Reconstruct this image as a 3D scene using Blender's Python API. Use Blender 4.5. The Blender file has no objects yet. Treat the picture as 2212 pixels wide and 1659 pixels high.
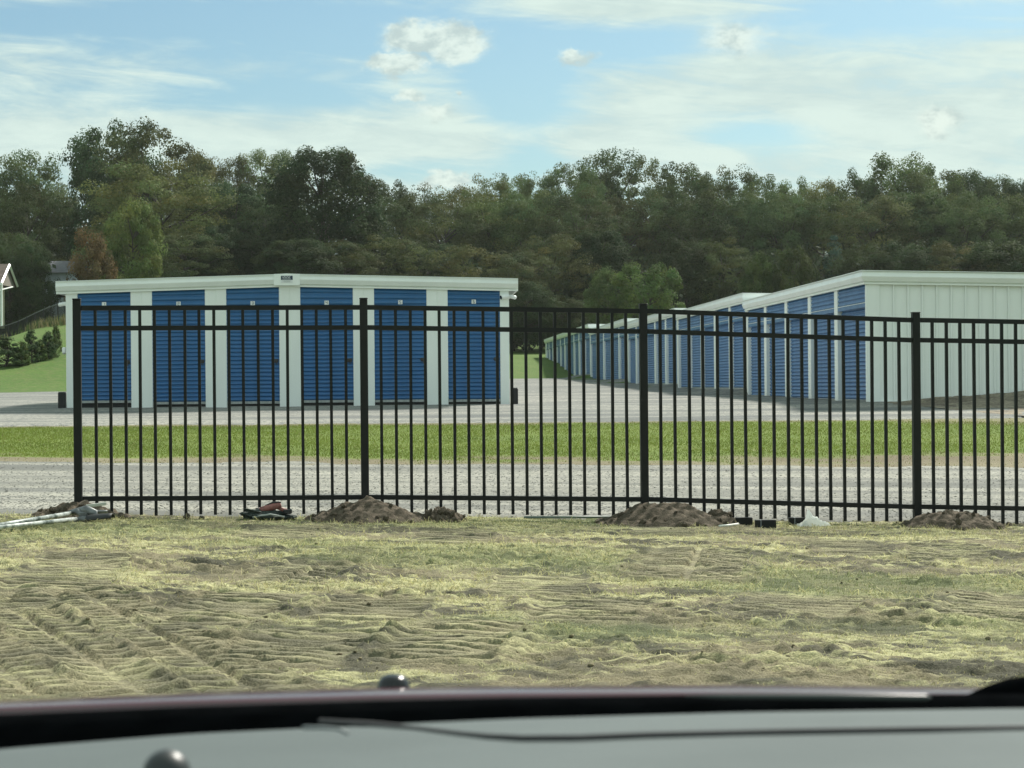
import bpy, math, random
import numpy as np
from mathutils import Vector, Matrix
R = math.radians
random.seed(7)
SC = bpy.context.scene
COL = SC.collection

# ------------------------------------------------------------------ camera
F = 4480.0                      # focal length in units of a 2212 px wide picture
ROLL = R(0.5)
CZ = 1.13
cd = bpy.data.cameras.new('camera'); cam = bpy.data.objects.new('camera', cd); COL.objects.link(cam)
cam.location = (0, 0, CZ); cam.rotation_euler = (R(90), ROLL, 0)
cd.sensor_width = 36; cd.lens = 36 * F / 2212
cd.clip_start = 0.05; cd.clip_end = 3000
cd.dof.use_dof = True; cd.dof.focus_distance = 21; cd.dof.aperture_fstop = 23
SC.camera = cam
# ------------------------------------------------------------------ world, sun, exposure
SUN_EL, SUN_AZ = 43.0, 33.0     # azimuth measured from +Y (view) towards +X
SKY_STRENGTH = 0.071
SUN_STRENGTH = 3.5
EXPOSURE = 1.0
SC.view_settings.view_transform = 'Standard'; SC.view_settings.look = 'None'
SC.view_settings.exposure = EXPOSURE; SC.view_settings.gamma = 1.0
sd = bpy.data.lights.new('sun', 'SUN'); sun = bpy.data.objects.new('sun', sd); COL.objects.link(sun)
sd.energy = SUN_STRENGTH; sd.angle = R(6.0); sd.color = (1.0, 0.95, 0.86)
sdir = Vector((math.sin(R(SUN_AZ)) * math.cos(R(SUN_EL)), math.cos(R(SUN_AZ)) * math.cos(R(SUN_EL)), math.sin(R(SUN_EL))))
sun.rotation_euler = sdir.to_track_quat('Z', 'Y').to_euler(); sun.location = (20, 60, 60)

W = bpy.data.worlds.new('World'); SC.world = W; W.use_nodes = True
nt = W.node_tree; nt.nodes.clear()
class NB:
    def __init__(s, t): s.t = t
    def n(s, ty, **kw):
        x = s.t.nodes.new(ty)
        for k, v in kw.items(): setattr(x, k, v)
        return x
    def put(s, sock, v):
        if isinstance(v, bpy.types.NodeSocket): s.t.links.new(v, sock)
        elif v is not None: sock.default_value = v
    def m(s, op, a, b=None, c=None, clamp=False):
        x = s.n('ShaderNodeMath', operation=op); x.use_clamp = clamp
        s.put(x.inputs[0], a)
        if b is not None: s.put(x.inputs[1], b)
        if c is not None: s.put(x.inputs[2], c)
        return x.outputs[0]
    def vm(s, op, a, b=None):
        x = s.n('ShaderNodeVectorMath', operation=op); s.put(x.inputs[0], a)
        if b is not None: s.put(x.inputs[1], b)
        return x.outputs[0]
    def mix(s, f, a, b, ty='MIX'):
        x = s.n('ShaderNodeMix', data_type='RGBA', blend_type=ty)
        s.put(x.inputs[0], f)
        s.put(x.inputs[6], a if isinstance(a, bpy.types.NodeSocket) else (*a, 1)); s.put(x.inputs[7], b if isinstance(b, bpy.types.NodeSocket) else (*b, 1))
        return x.outputs[2]
    def noise(s, vec, scale, detail=4, rough=.55, dist=0):
        x = s.n('ShaderNodeTexNoise'); s.put(x.inputs['Vector'], vec); x.inputs['Scale'].default_value = scale
        x.inputs['Detail'].default_value = detail; x.inputs['Roughness'].default_value = rough; x.inputs['Distortion'].default_value = dist
        return x.outputs[0]
    def ss(s, v, a, b):
        x = s.n('ShaderNodeMapRange', interpolation_type='SMOOTHSTEP'); s.put(x.inputs[0], v)
        x.inputs[1].default_value = a; x.inputs[2].default_value = b; return x.outputs[0]
B = NB(nt)
sky = B.n('ShaderNodeTexSky', sky_type='NISHITA'); sky.sun_disc = False
sky.sun_elevation = R(SUN_EL); sky.sun_rotation = R(SUN_AZ); sky.air_density = 1.0; sky.dust_density = 1.2; sky.ozone_density = 1.5
tc = B.n('ShaderNodeTexCoord'); d = tc.outputs['Generated']
sep = B.n('ShaderNodeSeparateXYZ'); B.put(sep.inputs[0], d)
dx, dy, dz = sep.outputs
front = B.ss(dy, 0.2, 0.6)
ysafe = B.m('MAXIMUM', dy, 0.2)
U = B.m('DIVIDE', dx, ysafe); V = B.m('DIVIDE', dz, ysafe)
comb = B.n('ShaderNodeCombineXYZ'); B.put(comb.inputs[0], B.m('MULTIPLY', dx, 1.0)); B.put(comb.inputs[1], dy); B.put(comb.inputs[2], B.m('MULTIPLY', dz, 3.2))
st = comb.outputs[0]
def uv(px, py):
    a, b = px - 1106, 829.5 - py
    return ((a * math.cos(ROLL) + b * math.sin(ROLL)) / F, (-a * math.sin(ROLL) + b * math.cos(ROLL)) / F)
def blob(px, py, rx, ry, w=1.0, a=None, b=None):
    u0, v0 = uv(px, py)
    e = B.m('ADD', B.m('POWER', B.m('MULTIPLY', B.m('SUBTRACT', a or U, u0), F / rx), 2.0), B.m('POWER', B.m('MULTIPLY', B.m('SUBTRACT', b or V, v0), F / ry), 2.0))
    return B.m('MULTIPLY', B.m('POWER', 2.7183, B.m('MULTIPLY', e, -1.0)), w)
n1 = B.noise(st, 7.0, 6, .58, .35)
n2 = B.noise(st, 22.0, 5, .6, .3)
comb2 = B.n('ShaderNodeCombineXYZ'); B.put(comb2.inputs[0], dx); B.put(comb2.inputs[1], dy); B.put(comb2.inputs[2], B.m('ADD', B.m('MULTIPLY', dz, 6.5), B.m('MULTIPLY', dx, .5)))
n3 = B.noise(comb2.outputs[0], 15.0, 7, .66, .8)
base = B.m('ADD', B.m('ADD', B.m('MULTIPLY', n1, .46), B.m('MULTIPLY', n2, .26)), B.m('MULTIPLY', n3, .54))
# cloud banks: where the veil is thick and where it is open
bias = None
for p in [(1620, 150, 260, 110, .15), (1480, 310, 420, 90, .13), (1960, 250, 300, 80, .10), (200, 300, 600, 70, .16), (160, 130, 330, 45, .08), (1250, 15, 330, 35, .16),
          (700, 340, 380, 60, .16), (1010, 300, 150, 60, .10), (1400, 20, 300, 40, .08), (2080, 100, 200, 60, .03),
          (720, 60, 420, 60, -.36), (250, 35, 350, 40, -.27), (1120, 190, 110, 140, -.40), (900, 365, 170, 32, -.34), (1900, 40, 350, 55, -.30), (1640, 290, 150, 38, -.38), (560, 205, 260, 34, -.26), (1350, 95, 200, 40, -.26), (1150, 350, 60, 40, -.26)]:
    t = blob(*p); bias = t if bias is None else B.m('ADD', bias, t)
bias = B.m('MULTIPLY', bias, front)
low = B.m('MULTIPLY', B.ss(dz, .16, .0), .10)
veil = B.ss(B.m('ADD', B.m('ADD', base, B.m('SUBTRACT', bias, B.m('MULTIPLY', front, .05))), low), .36, .72)  # veil made heavier outside the view to brighten the shaded walls
# compact cumulus puffs with ragged rims
cn = B.n('ShaderNodeTexNoise'); B.put(cn.inputs['Vector'], B.vm('MULTIPLY', d, (1, 1, 1.6))); cn.inputs['Scale'].default_value = 75; cn.inputs['Detail'].default_value = 7; cn.inputs['Roughness'].default_value = .62
sx = B.n('ShaderNodeSeparateColor'); B.put(sx.inputs[0], cn.outputs['Color'])
Uw = B.m('ADD', U, B.m('MULTIPLY', B.m('SUBTRACT', sx.outputs[0], .5), .022)); Vw = B.m('ADD', V, B.m('MULTIPLY', B.m('SUBTRACT', sx.outputs[1], .5), .018))
cum = None
for p in [(900, 82, 75, 40, 1), (985, 95, 72, 46, 1), (860, 140, 72, 26, .95), (880, 208, 40, 18, .8), (1245, 122, 46, 20, .7), (985, 198, 16, 9, .6), (945, 245, 70, 26, .55), (965, 392, 55, 24, .9), (2020, 262, 58, 38, .75), (1590, 85, 90, 50, .6)]:
    t = blob(*p, a=Uw, b=Vw); cum = t if cum is None else B.m('MAXIMUM', cum, t)
cumm = B.m('MULTIPLY', B.ss(cum, .17, .62), front)
# puffs: bright and grey cloud shading put into the colour by noise
cshade = B.ss(sx.outputs[2], .38, .60)
cloudcol = B.mix(B.ss(B.m('ADD', B.m('MULTIPLY', n2, .5), B.m('MULTIPLY', n3, .5)), .36, .62), (4.15, 5.2, 5.05), (5.1, 6.15, 5.7))
puffcol = B.mix(cshade, (3.9, 4.7, 4.5), (5.8, 6.6, 6.0))
skyc = B.mix(1.0, sky.outputs[0], (.52, .68, .69), 'MULTIPLY')
c1 = B.mix(veil, skyc, cloudcol)
c2 = B.mix(B.m('MULTIPLY', cumm, .88), c1, puffcol)
bg = B.n('ShaderNodeBackground'); B.put(bg.inputs[0], c2); bg.inputs[1].default_value = SKY_STRENGTH
wo = B.n('ShaderNodeOutputWorld'); nt.links.new(bg.outputs[0], wo.inputs[0])

# ------------------------------------------------------------------ helpers
def at(px, py, Y):
    u, v = uv(px, py); return Vector((u * Y, Y, CZ + v * Y))
def tag(o, label=None, cat=None, group=None, kind=None):
    if label: o['label'] = label
    if cat: o['category'] = cat
    if group: o['group'] = group
    if kind: o['kind'] = kind
    return o
def empty(name, loc=(0, 0, 0), rz=0):
    o = bpy.data.objects.new(name, None); COL.objects.link(o); o.location = loc; o.rotation_euler = (0, 0, rz); o.empty_display_size = .1
    return o
def link(name, me, parent=None, loc=None, rot=None, scale=None):
    o = bpy.data.objects.new(name, me); COL.objects.link(o)
    if parent: o.parent = parent
    if loc is not None: o.location = loc
    if rot is not None: o.rotation_euler = rot
    if scale is not None: o.scale = scale
    return o
def mesh(name, v, f, m=None, smooth=False):
    me = bpy.data.meshes.new(name); me.from_pydata([tuple(map(float, p)) for p in v], [], [tuple(map(int, q)) for q in f]); me.update()
    if m: me.materials.append(m)
    if smooth: me.polygons.foreach_set('use_smooth', [True] * len(me.polygons))
    return me
def fastmesh(name, verts, nper, m, col=None, smooth=False, faces=None):
    """verts (N,3) numpy; faces either consecutive groups of nper verts or an (M,k) array"""
    me = bpy.data.meshes.new(name); n = len(verts)
    if faces is None: faces = np.arange(n).reshape(-1, nper)
    M, k = faces.shape
    me.vertices.add(n); me.vertices.foreach_set('co', np.asarray(verts, np.float32).ravel())
    me.loops.add(M * k); me.loops.foreach_set('vertex_index', faces.astype(np.int32).ravel())
    me.polygons.add(M); me.polygons.foreach_set('loop_start', np.arange(0, M * k, k, dtype=np.int32))
    if smooth: me.polygons.foreach_set('use_smooth', np.ones(M, bool))
    if col is not None:
        a = me.color_attributes.new('tint', 'FLOAT_COLOR', 'POINT'); c4 = np.ones((n, 4), np.float32); c4[:, :3] = col
        a.data.foreach_set('color', c4.ravel())
    me.update(calc_edges=True); me.validate()
    me.materials.append(m); return me
class MB:
    def __init__(s): s.v = []; s.f = []
    def add(s, v, f):
        o = len(s.v); s.v += [tuple(p) for p in v]; s.f += [tuple(i + o for i in q) for q in f]; return s
    def box(s, x0, x1, y0, y1, z0, z1, b=0):
        if b == 0:
            v = [(x, y, z) for z in (z0, z1) for y in (y0, y1) for x in (x0, x1)]
            return s.add(v, [(0, 2, 3, 1), (4, 5, 7, 6), (0, 1, 5, 4), (2, 6, 7, 3), (0, 4, 6, 2), (1, 3, 7, 5)])
        ring = lambda i, z: [(x0 + i + b, y0 + i, z), (x1 - i - b, y0 + i, z), (x1 - i, y0 + i + b, z), (x1 - i, y1 - i - b, z), (x1 - i - b, y1 - i, z), (x0 + i + b, y1 - i, z), (x0 + i, y1 - i - b, z), (x0 + i, y0 + i + b, z)]
        v = ring(b, z0) + ring(0, z0 + b) + ring(0, z1 - b) + ring(b, z1)
        f = [tuple(range(7, -1, -1)), tuple(range(24, 32))]
        for r in range(3):
            for i in range(8): f.append((r * 8 + i, r * 8 + (i + 1) % 8, r * 8 + 8 + (i + 1) % 8, r * 8 + 8 + i))
        return s.add(v, f)
    def tube(s, pts, rad, n=8, caps=True):
        pts = [Vector(p) for p in pts]; rr = rad if isinstance(rad, (list, tuple)) else [rad] * len(pts)
        vs = []; up = Vector((0, 0, 1))
        for i, p in enumerate(pts):
            t = (pts[min(i + 1, len(pts) - 1)] - pts[max(i - 1, 0)]).normalized()
            a = t.cross(up if abs(t.z) < .95 else Vector((1, 0, 0))).normalized(); b = a.cross(t)
            for k in range(n):
                q = 2 * math.pi * k / n; vs.append(p + (a * math.cos(q) + b * math.sin(q)) * rr[i])
        f = []
        for i in range(len(pts) - 1):
            for k in range(n): f.append((i * n + k, i * n + (k + 1) % n, (i + 1) * n + (k + 1) % n, (i + 1) * n + k))
        if caps: f += [tuple(range(n - 1, -1, -1)), tuple(range((len(pts) - 1) * n, len(pts) * n))]
        return s.add(vs, f)
    def sweep(s, prof, path, caps=True):
        """prof: (out, up) pairs; path: points run along the wall with 'out' on the right-hand side; mitred in plan"""
        P = [Vector(p) for p in path]; vs = []; k = len(prof)
        for i, p in enumerate(P):
            d0 = (P[i] - P[i - 1]) if i else (P[1] - P[0]); d1 = (P[i + 1] - P[i]) if i < len(P) - 1 else d0
            n0 = Vector((d0.y, -d0.x, 0)).normalized(); n1 = Vector((d1.y, -d1.x, 0)).normalized()
            b = (n0 + n1).normalized(); b = b / max(.3, b.dot(n0))
            for o, u in prof: vs.append(p + b * o + Vector((0, 0, u)))
        f = []
        for i in range(len(P) - 1):
            for j in range(k): f.append((i * k + j, (i + 1) * k + j, (i + 1) * k + (j + 1) % k, i * k + (j + 1) % k))
        if caps: f += [tuple(range(k)), tuple(range(len(P) * k - 1, (len(P) - 1) * k - 1, -1))]
        return s.add(vs, f)
    def me(s, name, m, smooth=False):
        return mesh(name, s.v, s.f, m, smooth)
    def build(s, name, m, parent=None, smooth=False, loc=None, rot=None):
        return link(name, s.me(name, m, smooth), parent, loc, rot)
# --- numpy value noise
def vn(x, y, seed=0):
    x = np.asarray(x, float); y = np.asarray(y, float)
    xi = np.floor(x).astype(np.int64); yi = np.floor(y).astype(np.int64); fx = x - xi; fy = y - yi
    fx = fx * fx * (3 - 2 * fx); fy = fy * fy * (3 - 2 * fy)
    def h(a, b):
        q = (a * 374761393 + b * 668265263 + seed * 974634777) & 0xffffffff
        q = ((q ^ (q >> 13)) * 1274126177) & 0xffffffff
        return ((q ^ (q >> 16)) & 0xffff) / 65535.0
    return (h(xi, yi) * (1 - fx) + h(xi + 1, yi) * fx) * (1 - fy) + (h(xi, yi + 1) * (1 - fx) + h(xi + 1, yi + 1) * fx) * fy
def fbm(x, y, oct=4, seed=0, g=.5):
    a = 1; t = 0; s = 0
    for i in range(oct): t = t + a * vn(x * 2 ** i, y * 2 ** i, seed + i * 17); s += a; a *= g
    return t / s - .5
def sst(a, b, x):
    t = np.clip((np.asarray(x, float) - a) / (b - a), 0, 1); return t * t * (3 - 2 * t)
# --- terrain height
AX = 0.046                                  # buildings' long axis leans left by this slope
RX0, RY0 = 7.13, 41.6                       # near left corner of the right-hand row
def row_x(y): return RX0 - AX * (y - RY0)
def gz(x, y):
    x = np.asarray(x, float); y = np.asarray(y, float)
    z = np.interp(y, [-60, 18, 22, 27, 37, 42, 46, 57, 72, 88, 108, 145, 400], [0, 0, .02, .105, .43, .66, .70, .74, .90, 1.10, 1.36, 1.6, 6])
    cs = np.interp(y, [0, 18, 28, 37], [-.0243, -.0243, -.012, 0]); z = z + cs * np.clip(x + 2.67, -14, 14)
    # pads under the right-hand row
    side = sst(-.9, -.05, x - row_x(y)) * sst(41, 42, y) * (1 - sst(146, 149, y))
    pad = np.interp(y, [41, 56.6, 56.8, 71.7, 71.9, 88.6, 88.8, 107.7, 107.9, 150], [.70, .70, .90, .90, 1.05, 1.05, 1.25, 1.25, 1.57, 1.57])
    z = z * (1 - side) + np.maximum(pad, z) * side
    # grassy rise behind
    tab = np.interp(x, [-80, -40, -29, -27, -24.5, -20, -10, 0, 6, 40, 120], [1.6, 2.2, 3.2, 3.65, 4.66, 5.2, 4.0, 2.35, 2.2, 3.2, 4])
    yy0 = np.interp(x, [-60, -12, 0, 3], [76, 78, 112, 117])
    k = sst(0, 1, (y - yy0) / np.where(x < -5, 38, 16)) * (1 - sst(150, 160, y) * .0)
    tab = tab + 1.1 * sst(116, 124, y) * (1 - sst(-16, -10, x))
    hill = tab + np.clip(y - 130, 0, 200) * .045
    return z * (1 - k) + np.maximum(hill, z) * k
def gzs(x, y): return float(gz(x, y))

# ------------------------------------------------------------------ materials
def mat(name, col, rough=.6, metal=0, var=0, vscale=3, bump=0, bscale=40, spec=.5, detail=5, col2=None, coord='Object', stretch=(1, 1, 1)):
    m = bpy.data.materials.new(name); m.use_nodes = True; t = m.node_tree; b = NB(t); p = t.nodes['Principled BSDF']
    p.inputs['Roughness'].default_value = rough; p.inputs['Metallic'].default_value = metal; p.inputs['Specular IOR Level'].default_value = spec
    c = b.n('ShaderNodeTexCoord').outputs[coord]
    if stretch != (1, 1, 1): c = b.vm('MULTIPLY', c, stretch)
    if var or col2:
        nz = b.noise(c, vscale, detail, .6)
        c2 = col2 or tuple(max(0, q * (1 - var)) for q in col); c1 = col if col2 else tuple(q * (1 + var) for q in col)
        b.put(p.inputs['Base Color'], b.mix(b.ss(nz, .33, .67), c1, c2))
        b.put(p.inputs['Roughness'], b.m('ADD', b.m('MULTIPLY', nz, .2), rough - .1))
    else: p.inputs['Base Color'].default_value = (*col, 1)
    if bump:
        bp = b.n('ShaderNodeBump'); bp.inputs['Strength'].default_value = bump; bp.inputs['Distance'].default_value = .02
        b.put(bp.inputs['Height'], b.noise(c, bscale, 6, .65)); b.put(p.inputs['Normal'], bp.outputs[0])
    return m
WHITE = mat('white_steel', (.87, .90, .87), .38, var=.035, vscale=1.3, bump=.05, bscale=4, stretch=(1, 1, .4))
WHITE2 = mat('white_trim', (.88, .91, .88), .35, var=.03, vscale=2)
BLUE = mat('blue_steel', (.032, .138, .33), .42, var=.09, vscale=2.5)
BLUE_H = mat('blue_header', (.032, .138, .32), .42, var=.07, vscale=2.5)
BLACK = mat('black_powder_coat', (.0065, .0075, .0075), .5, var=.2, vscale=8, spec=.3)
DARK = mat('dark_gap', (.02, .021, .022), .8)
PLASTIC_BLACK = mat('black_plastic', (.014, .015, .016), .5, var=.2, vscale=10)
GALV = mat('galvanised', (.36, .38, .38), .45, .6, var=.15, vscale=20)
LATCH = mat('latch_metal', (.05, .052, .055), .45, .5)
CONC = mat('slab_concrete', (.30, .30, .28), .85, var=.15, vscale=6, bump=.3)
ROOF = mat('white_roof', (.80, .84, .81), .4, var=.03, vscale=1)
PLATE = mat('number_plate', (.80, .82, .83), .4)
INK = mat('plate_ink', (.03, .035, .04), .5)
NAVY = mat('sign_navy', (.03, .05, .085), .5)

def ground_mat(name, c1, c2, c3, sc1=.6, sc2=9, sc3=60, bump=.6, dist=.03, rough=.95, stretch=(1, 1, 1), con=.55):
    m = bpy.data.materials.new(name); m.use_nodes = True; t = m.node_tree; b = NB(t); p = t.nodes['Principled BSDF']
    p.inputs['Roughness'].default_value = rough; p.inputs['Specular IOR Level'].default_value = .2
    c = b.n('ShaderNodeTexCoord').outputs['Object']; cs = b.vm('MULTIPLY', c, stretch)
    a = b.ss(b.noise(cs, sc1, 5, .6), .36, .64); e = b.noise(c, sc2, 5, .7); g = b.noise(c, sc3, 3, .7)
    k = b.mix(a, c1, c2); k = b.mix(b.ss(e, .42, .66), k, c3)
    k = b.mix(con, k, b.mix(b.ss(g, .3, .7), (.45, .45, .45), (1.55, 1.55, 1.55)), 'MULTIPLY')
    b.put(p.inputs['Base Color'], k)
    bp = b.n('ShaderNodeBump'); bp.inputs['Strength'].default_value = bump; bp.inputs['Distance'].default_value = dist
    b.put(bp.inputs['Height'], b.m('ADD', b.m('MULTIPLY', e, .6), b.m('MULTIPLY', g, .4))); b.put(p.inputs['Normal'], bp.outputs[0])
    return m
GRAVEL = ground_mat('gravel', (.148, .150, .136), (.36, .35, .295), (.16, .163, .15), .7, 26, 110, .12, .004, stretch=(.10, 2.4, 1), con=.28)
GRAVEL2 = ground_mat('yard_gravel', (.125, .133, .13), (.315, .31, .27), (.14, .148, .144), 1.1, 12, 40, .6, .03, stretch=(.10, 1.3, 1), con=.45)
TURF = ground_mat('turf_soil', (.115, .175, .035), (.14, .20, .042), (.09, .13, .04), .25, 5, 30, .5, .03, stretch=(.5, 1, 1))
FIELD = ground_mat('field_grass', (.055, .115, .016), (.075, .14, .02), (.10, .13, .035), .15, 3, 14, .5, .05, stretch=(.5, 1.2, 1))
WOODFLOOR = ground_mat('wood_floor', (.03, .04, .02), (.04, .035, .02), (.02, .025, .015), .3, 3, 14, .5)

def tint_mat(name, rough=.9, trans=0, bump=0, objcol=False, gain=1.0):
    m = bpy.data.materials.new(name); m.use_nodes = True; t = m.node_tree; b = NB(t); p = t.nodes['Principled BSDF']
    p.inputs['Roughness'].default_value = rough; p.inputs['Specular IOR Level'].default_value = .15
    a = b.n('ShaderNodeVertexColor', layer_name='tint').outputs[0]
    if objcol: a = b.mix(1.0, a, b.n('ShaderNodeObjectInfo').outputs['Color'], 'MULTIPLY')
    b.put(p.inputs['Base Color'], a)
    if bump:
        c = b.n('ShaderNodeTexCoord').outputs['Object']
        g = b.noise(c, 90, 5, .7); bp = b.n('ShaderNodeBump'); bp.inputs['Strength'].default_value = bump; bp.inputs['Distance'].default_value = .012
        b.put(bp.inputs['Height'], g); b.put(p.inputs['Normal'], bp.outputs[0])
        k = b.mix(.8, a, b.mix(b.ss(g, .3, .7), (.55, .55, .55), (1.4, 1.4, 1.4)), 'MULTIPLY'); b.put(p.inputs['Base Color'], k)
    if trans:
        tr = b.n('ShaderNodeBsdfTranslucent'); b.put(tr.inputs[0], a); mx = b.n('ShaderNodeMixShader'); mx.inputs[0].default_value = trans
        t.links.new(p.outputs[0], mx.inputs[1]); t.links.new(tr.outputs[0], mx.inputs[2]); t.links.new(mx.outputs[0], t.nodes['Material Output'].inputs[0])
    return m
LEAF = tint_mat('foliage', .8, .32, objcol=True)
BLADE = tint_mat('grass_blade', .75, .3)
SOIL = tint_mat('churned_soil', .95, 0, 1.0)
PILE = ground_mat('dug_soil', (.105, .085, .06), (.135, .11, .08), (.075, .06, .042), 4, 22, 90, .8, .02)
CLOD = ground_mat('soil_clod', (.12, .10, .07), (.15, .125, .09), (.085, .07, .05), 6, 30, 90, .8, .02)
BARK = mat('bark', (.055, .045, .035), .9, var=.3, vscale=6, bump=.5, bscale=20, stretch=(1, 1, .25))

# ------------------------------------------------------------------ ground
def grid(xs, ys, zf):
    X, Y = np.meshgrid(xs, ys); Z = zf(X, Y); n, m = len(ys), len(xs)
    v = np.stack([X.ravel(), Y.ravel(), Z.ravel()], 1); i = np.arange(n * m).reshape(n, m)
    f = np.stack([i[:-1, :-1].ravel(), i[:-1, 1:].ravel(), i[1:, 1:].ravel(), i[1:, :-1].ravel()], 1)
    return v, f
xs = np.unique(np.concatenate([np.linspace(-600, -60, 20), np.linspace(-60, 60, 161), np.linspace(60, 600, 20)]))
ys = np.unique(np.concatenate([np.linspace(-200, 0, 8), np.linspace(0, 20, 20), np.linspace(20, 160, 200), np.linspace(160, 900, 40)]))
def zcoarse(x, y):
    z = gz(x, y)
    cut = sst(-2, 1, y) * (1 - sst(18, 19.5, y)) * .16 + sst(26, 28, y) * (1 - sst(35, 37, y)) * .05
    cut = cut + sst(16, 19, y) * (1 - sst(26, 28, y)) * .14 + sst(36, 38, y) * (1 - sst(70, 76, y)) * .06
    return z - cut + fbm(x * .15, y * .15, 3, 5) * .12 * sst(70, 90, y)
v, f = grid(xs, ys, zcoarse)
tag(link('ground', fastmesh('ground', v, 4, FIELD, faces=f, smooth=True)), kind='structure')
# churned lawn in front of the fence
FY0, FS = 17.69, .0946                       # fence: depth at its first post and slope of its run
FX0 = at(167.3, 829, FY0).x
def fence_y(x): return FY0 + FS * (x - FX0)
step = .0165
xs = np.arange(-6.6, 6.6, step * 1.15); ys = np.concatenate([np.arange(6.2, 12, step * .9), np.arange(12, 19.9, step * 1.25)])
XX, YY = np.meshgrid(xs, ys)
def gpos(px, py):
    """ground point seen at a picture position (near lawn)"""
    Y = 10.
    for _ in range(30):
        p = at(px, py, Y); z = -.0243 * (p.x + 2.67); Y = Y * (CZ - z) / max(.05, CZ - p.z)
    p = at(px, py, Y); return p.x, Y
def ridged(x, y, o, sd): 
    t = 0; a = 1; w = 0
    for i in range(o): t = t + a * (1 - np.abs(2 * vn(x * 1.9 ** i + 3 * i, y * 1.9 ** i, sd + i * 13) - 1)); w += a; a *= .55
    return t / w
wx_ = fbm(XX * 2, YY * 2, 3, 101) * .5; wy_ = fbm(XX * 2, YY * 2, 3, 103) * .25
hh = fbm(XX * .9, YY * .9, 2, 3) * .03
rid = ridged((XX + wx_) * 3.2, (YY + wy_) * 7.5, 4, 11)
hh += (rid - .6) * .014 + fbm(XX * 14, YY * 22, 3, 23, .65) * .022 + (vn(XX * 38, YY * 42, 24) - .5) * .012 * sst(.3, .8, vn(XX * 3, YY * 4, 25))
rough = sst(-.06, .12, fbm(XX * .55, YY * .7, 3, 41)); hh += (ridged(XX * 5 + wx_, YY * 11 + wy_, 3, 29) - .6) * .022 * rough
cl1 = sst(.46, .60, vn((XX + wx_ * .5) * 5.0, (YY + wy_ * .5) * 10.5, 111)) * (.4 + vn(XX * 9, YY * 9, 112))
cl2 = sst(.48, .64, vn((XX + wx_) * 10 + 5, (YY + wy_) * 19, 113)) * (.4 + vn(XX * 17, YY * 17, 114))
cl3 = sst(.5, .8, vn(XX * 3.1 + wx_, YY * 7 + wy_, 115))
zone = .45 + .75 * np.clip(sst(-.12, .14, fbm(XX * .9, YY * 1.3, 3, 116)) * (1 - .45 * sst(12.5, 16, YY)), 0, 1)
hh += (cl1 * .018 + cl2 * .017) * zone + cl3 * .006 * rough
soil = np.zeros_like(hh); trk = np.zeros_like(hh)
def track(px0, py0, px1, py1, w, pitch=.125, amp=.035, skew=0., berm=.03, seed=0, s=1.0):
    global hh, soil, trk
    x0, y0 = gpos(px0, py0); x1, y1 = gpos(px1, py1); L = math.hypot(x1 - x0, y1 - y0); tx, ty = (x1 - x0) / L, (y1 - y0) / L
    a = (XX - x0) * tx + (YY - y0) * ty; b = -(XX - x0) * ty + (YY - y0) * tx
    wob = fbm(a * 2.2, b * 2.2, 3, 60 + seed) * .10; ww = w / 2 * (1 + wob)
    msk = sst(-.22, .05, a + wob) * (1 - sst(L - .05, L + .22, a + wob)) * (1 - sst(ww * .82, ww * 1.0, np.abs(b)))
    ph = (a + skew * np.abs(b) * 1 + skew * b * .0 + fbm(a * 4, b * 4, 2, 70 + seed) * .018) / pitch
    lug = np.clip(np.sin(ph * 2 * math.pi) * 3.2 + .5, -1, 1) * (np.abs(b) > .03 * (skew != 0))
    edge = sst(ww * .75, ww * 1.02, np.abs(b)) * (1 - sst(ww * 1.05, ww * 1.5, np.abs(b))) * sst(-.15, .1, a) * (1 - sst(L - .1, L + .15, a))
    rg = .45 + .8 * sst(.15, .6, vn(a * 3.5, b * 3.5, 80 + seed))
    hh = hh * (1 - .74 * msk) + s * (lug * amp * .46 * rg * msk - .004 * msk + edge * berm * .30 * (.3 + 1.3 * sst(.4, .7, vn(a * 12, b * 16, 90 + seed))))
    trk = np.maximum(trk, msk)
    soil = np.maximum(soil, np.clip(msk * (.30 + .75 * (lug < 0)) + edge * .8, 0, 1) * s)  # bare soil in the tracks; grooves toned darker, painting in their shade
track(-60, 1265, 300, 1495, .44, .12, .046, .1, .05, 1)
track(170, 1280, 560, 1500, .46, .12, .048, -.1, .045, 2)
track(-150, 1330, 60, 1495, .42, .12, .042, .1, .04, 3)
track(40, 1320, 210, 1200, .62, .13, .05, 0, .03, 4)
track(610, 1262, 700, 1225, .5, .13, .05, .4, .03, 5)
track(975, 1178, 985, 1150, .62, .13, .055, 0, .03, 6)
track(585, 1165, 640, 1142, .62, .13, .045, 0, .02, 7)
track(420, 1350, 560, 1290, .6, .13, .045, 0, .04, 8)
track(930, 1425, 1020, 1350, .58, .13, .05, 0, .04, 9)
track(1480, 1255, 1510, 1190, .75, .13, .05, .2, .03, 10)
track(2050, 1212, 2040, 1180, .62, .13, .05, 0, .03, 11)
track(2150, 1345, 2190, 1290, .7, .13, .045, 0, .05, 12)
track(1850, 1200, 1800, 1170, .5, .13, .035, 0, .02, 13)
track(1440, 1160, 1420, 1140, .5, .13, .035, 0, .02, 14)
track(780, 1340, 830, 1300, .6, .13, .035, 0, .03, 15)
track(1150, 1290, 1180, 1250, .6, .13, .03, 0, .03, 16)
track(1700, 1330, 1760, 1290, .7, .13, .03, 0, .03, 17)
track(1250, 1340, 1290, 1300, .6, .13, .035, 0, .02, 18)
track(600, 1430, 700, 1370, .6, .13, .04, 0, .03, 19)
near = 1 - sst(8.5, 11.5, YY)
soil = np.clip(soil + rough * .35 + near * .2 + fbm(XX * 1.2, YY * 2.2, 5, 51, .6) * .9 - .08, 0, 1)
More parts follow.
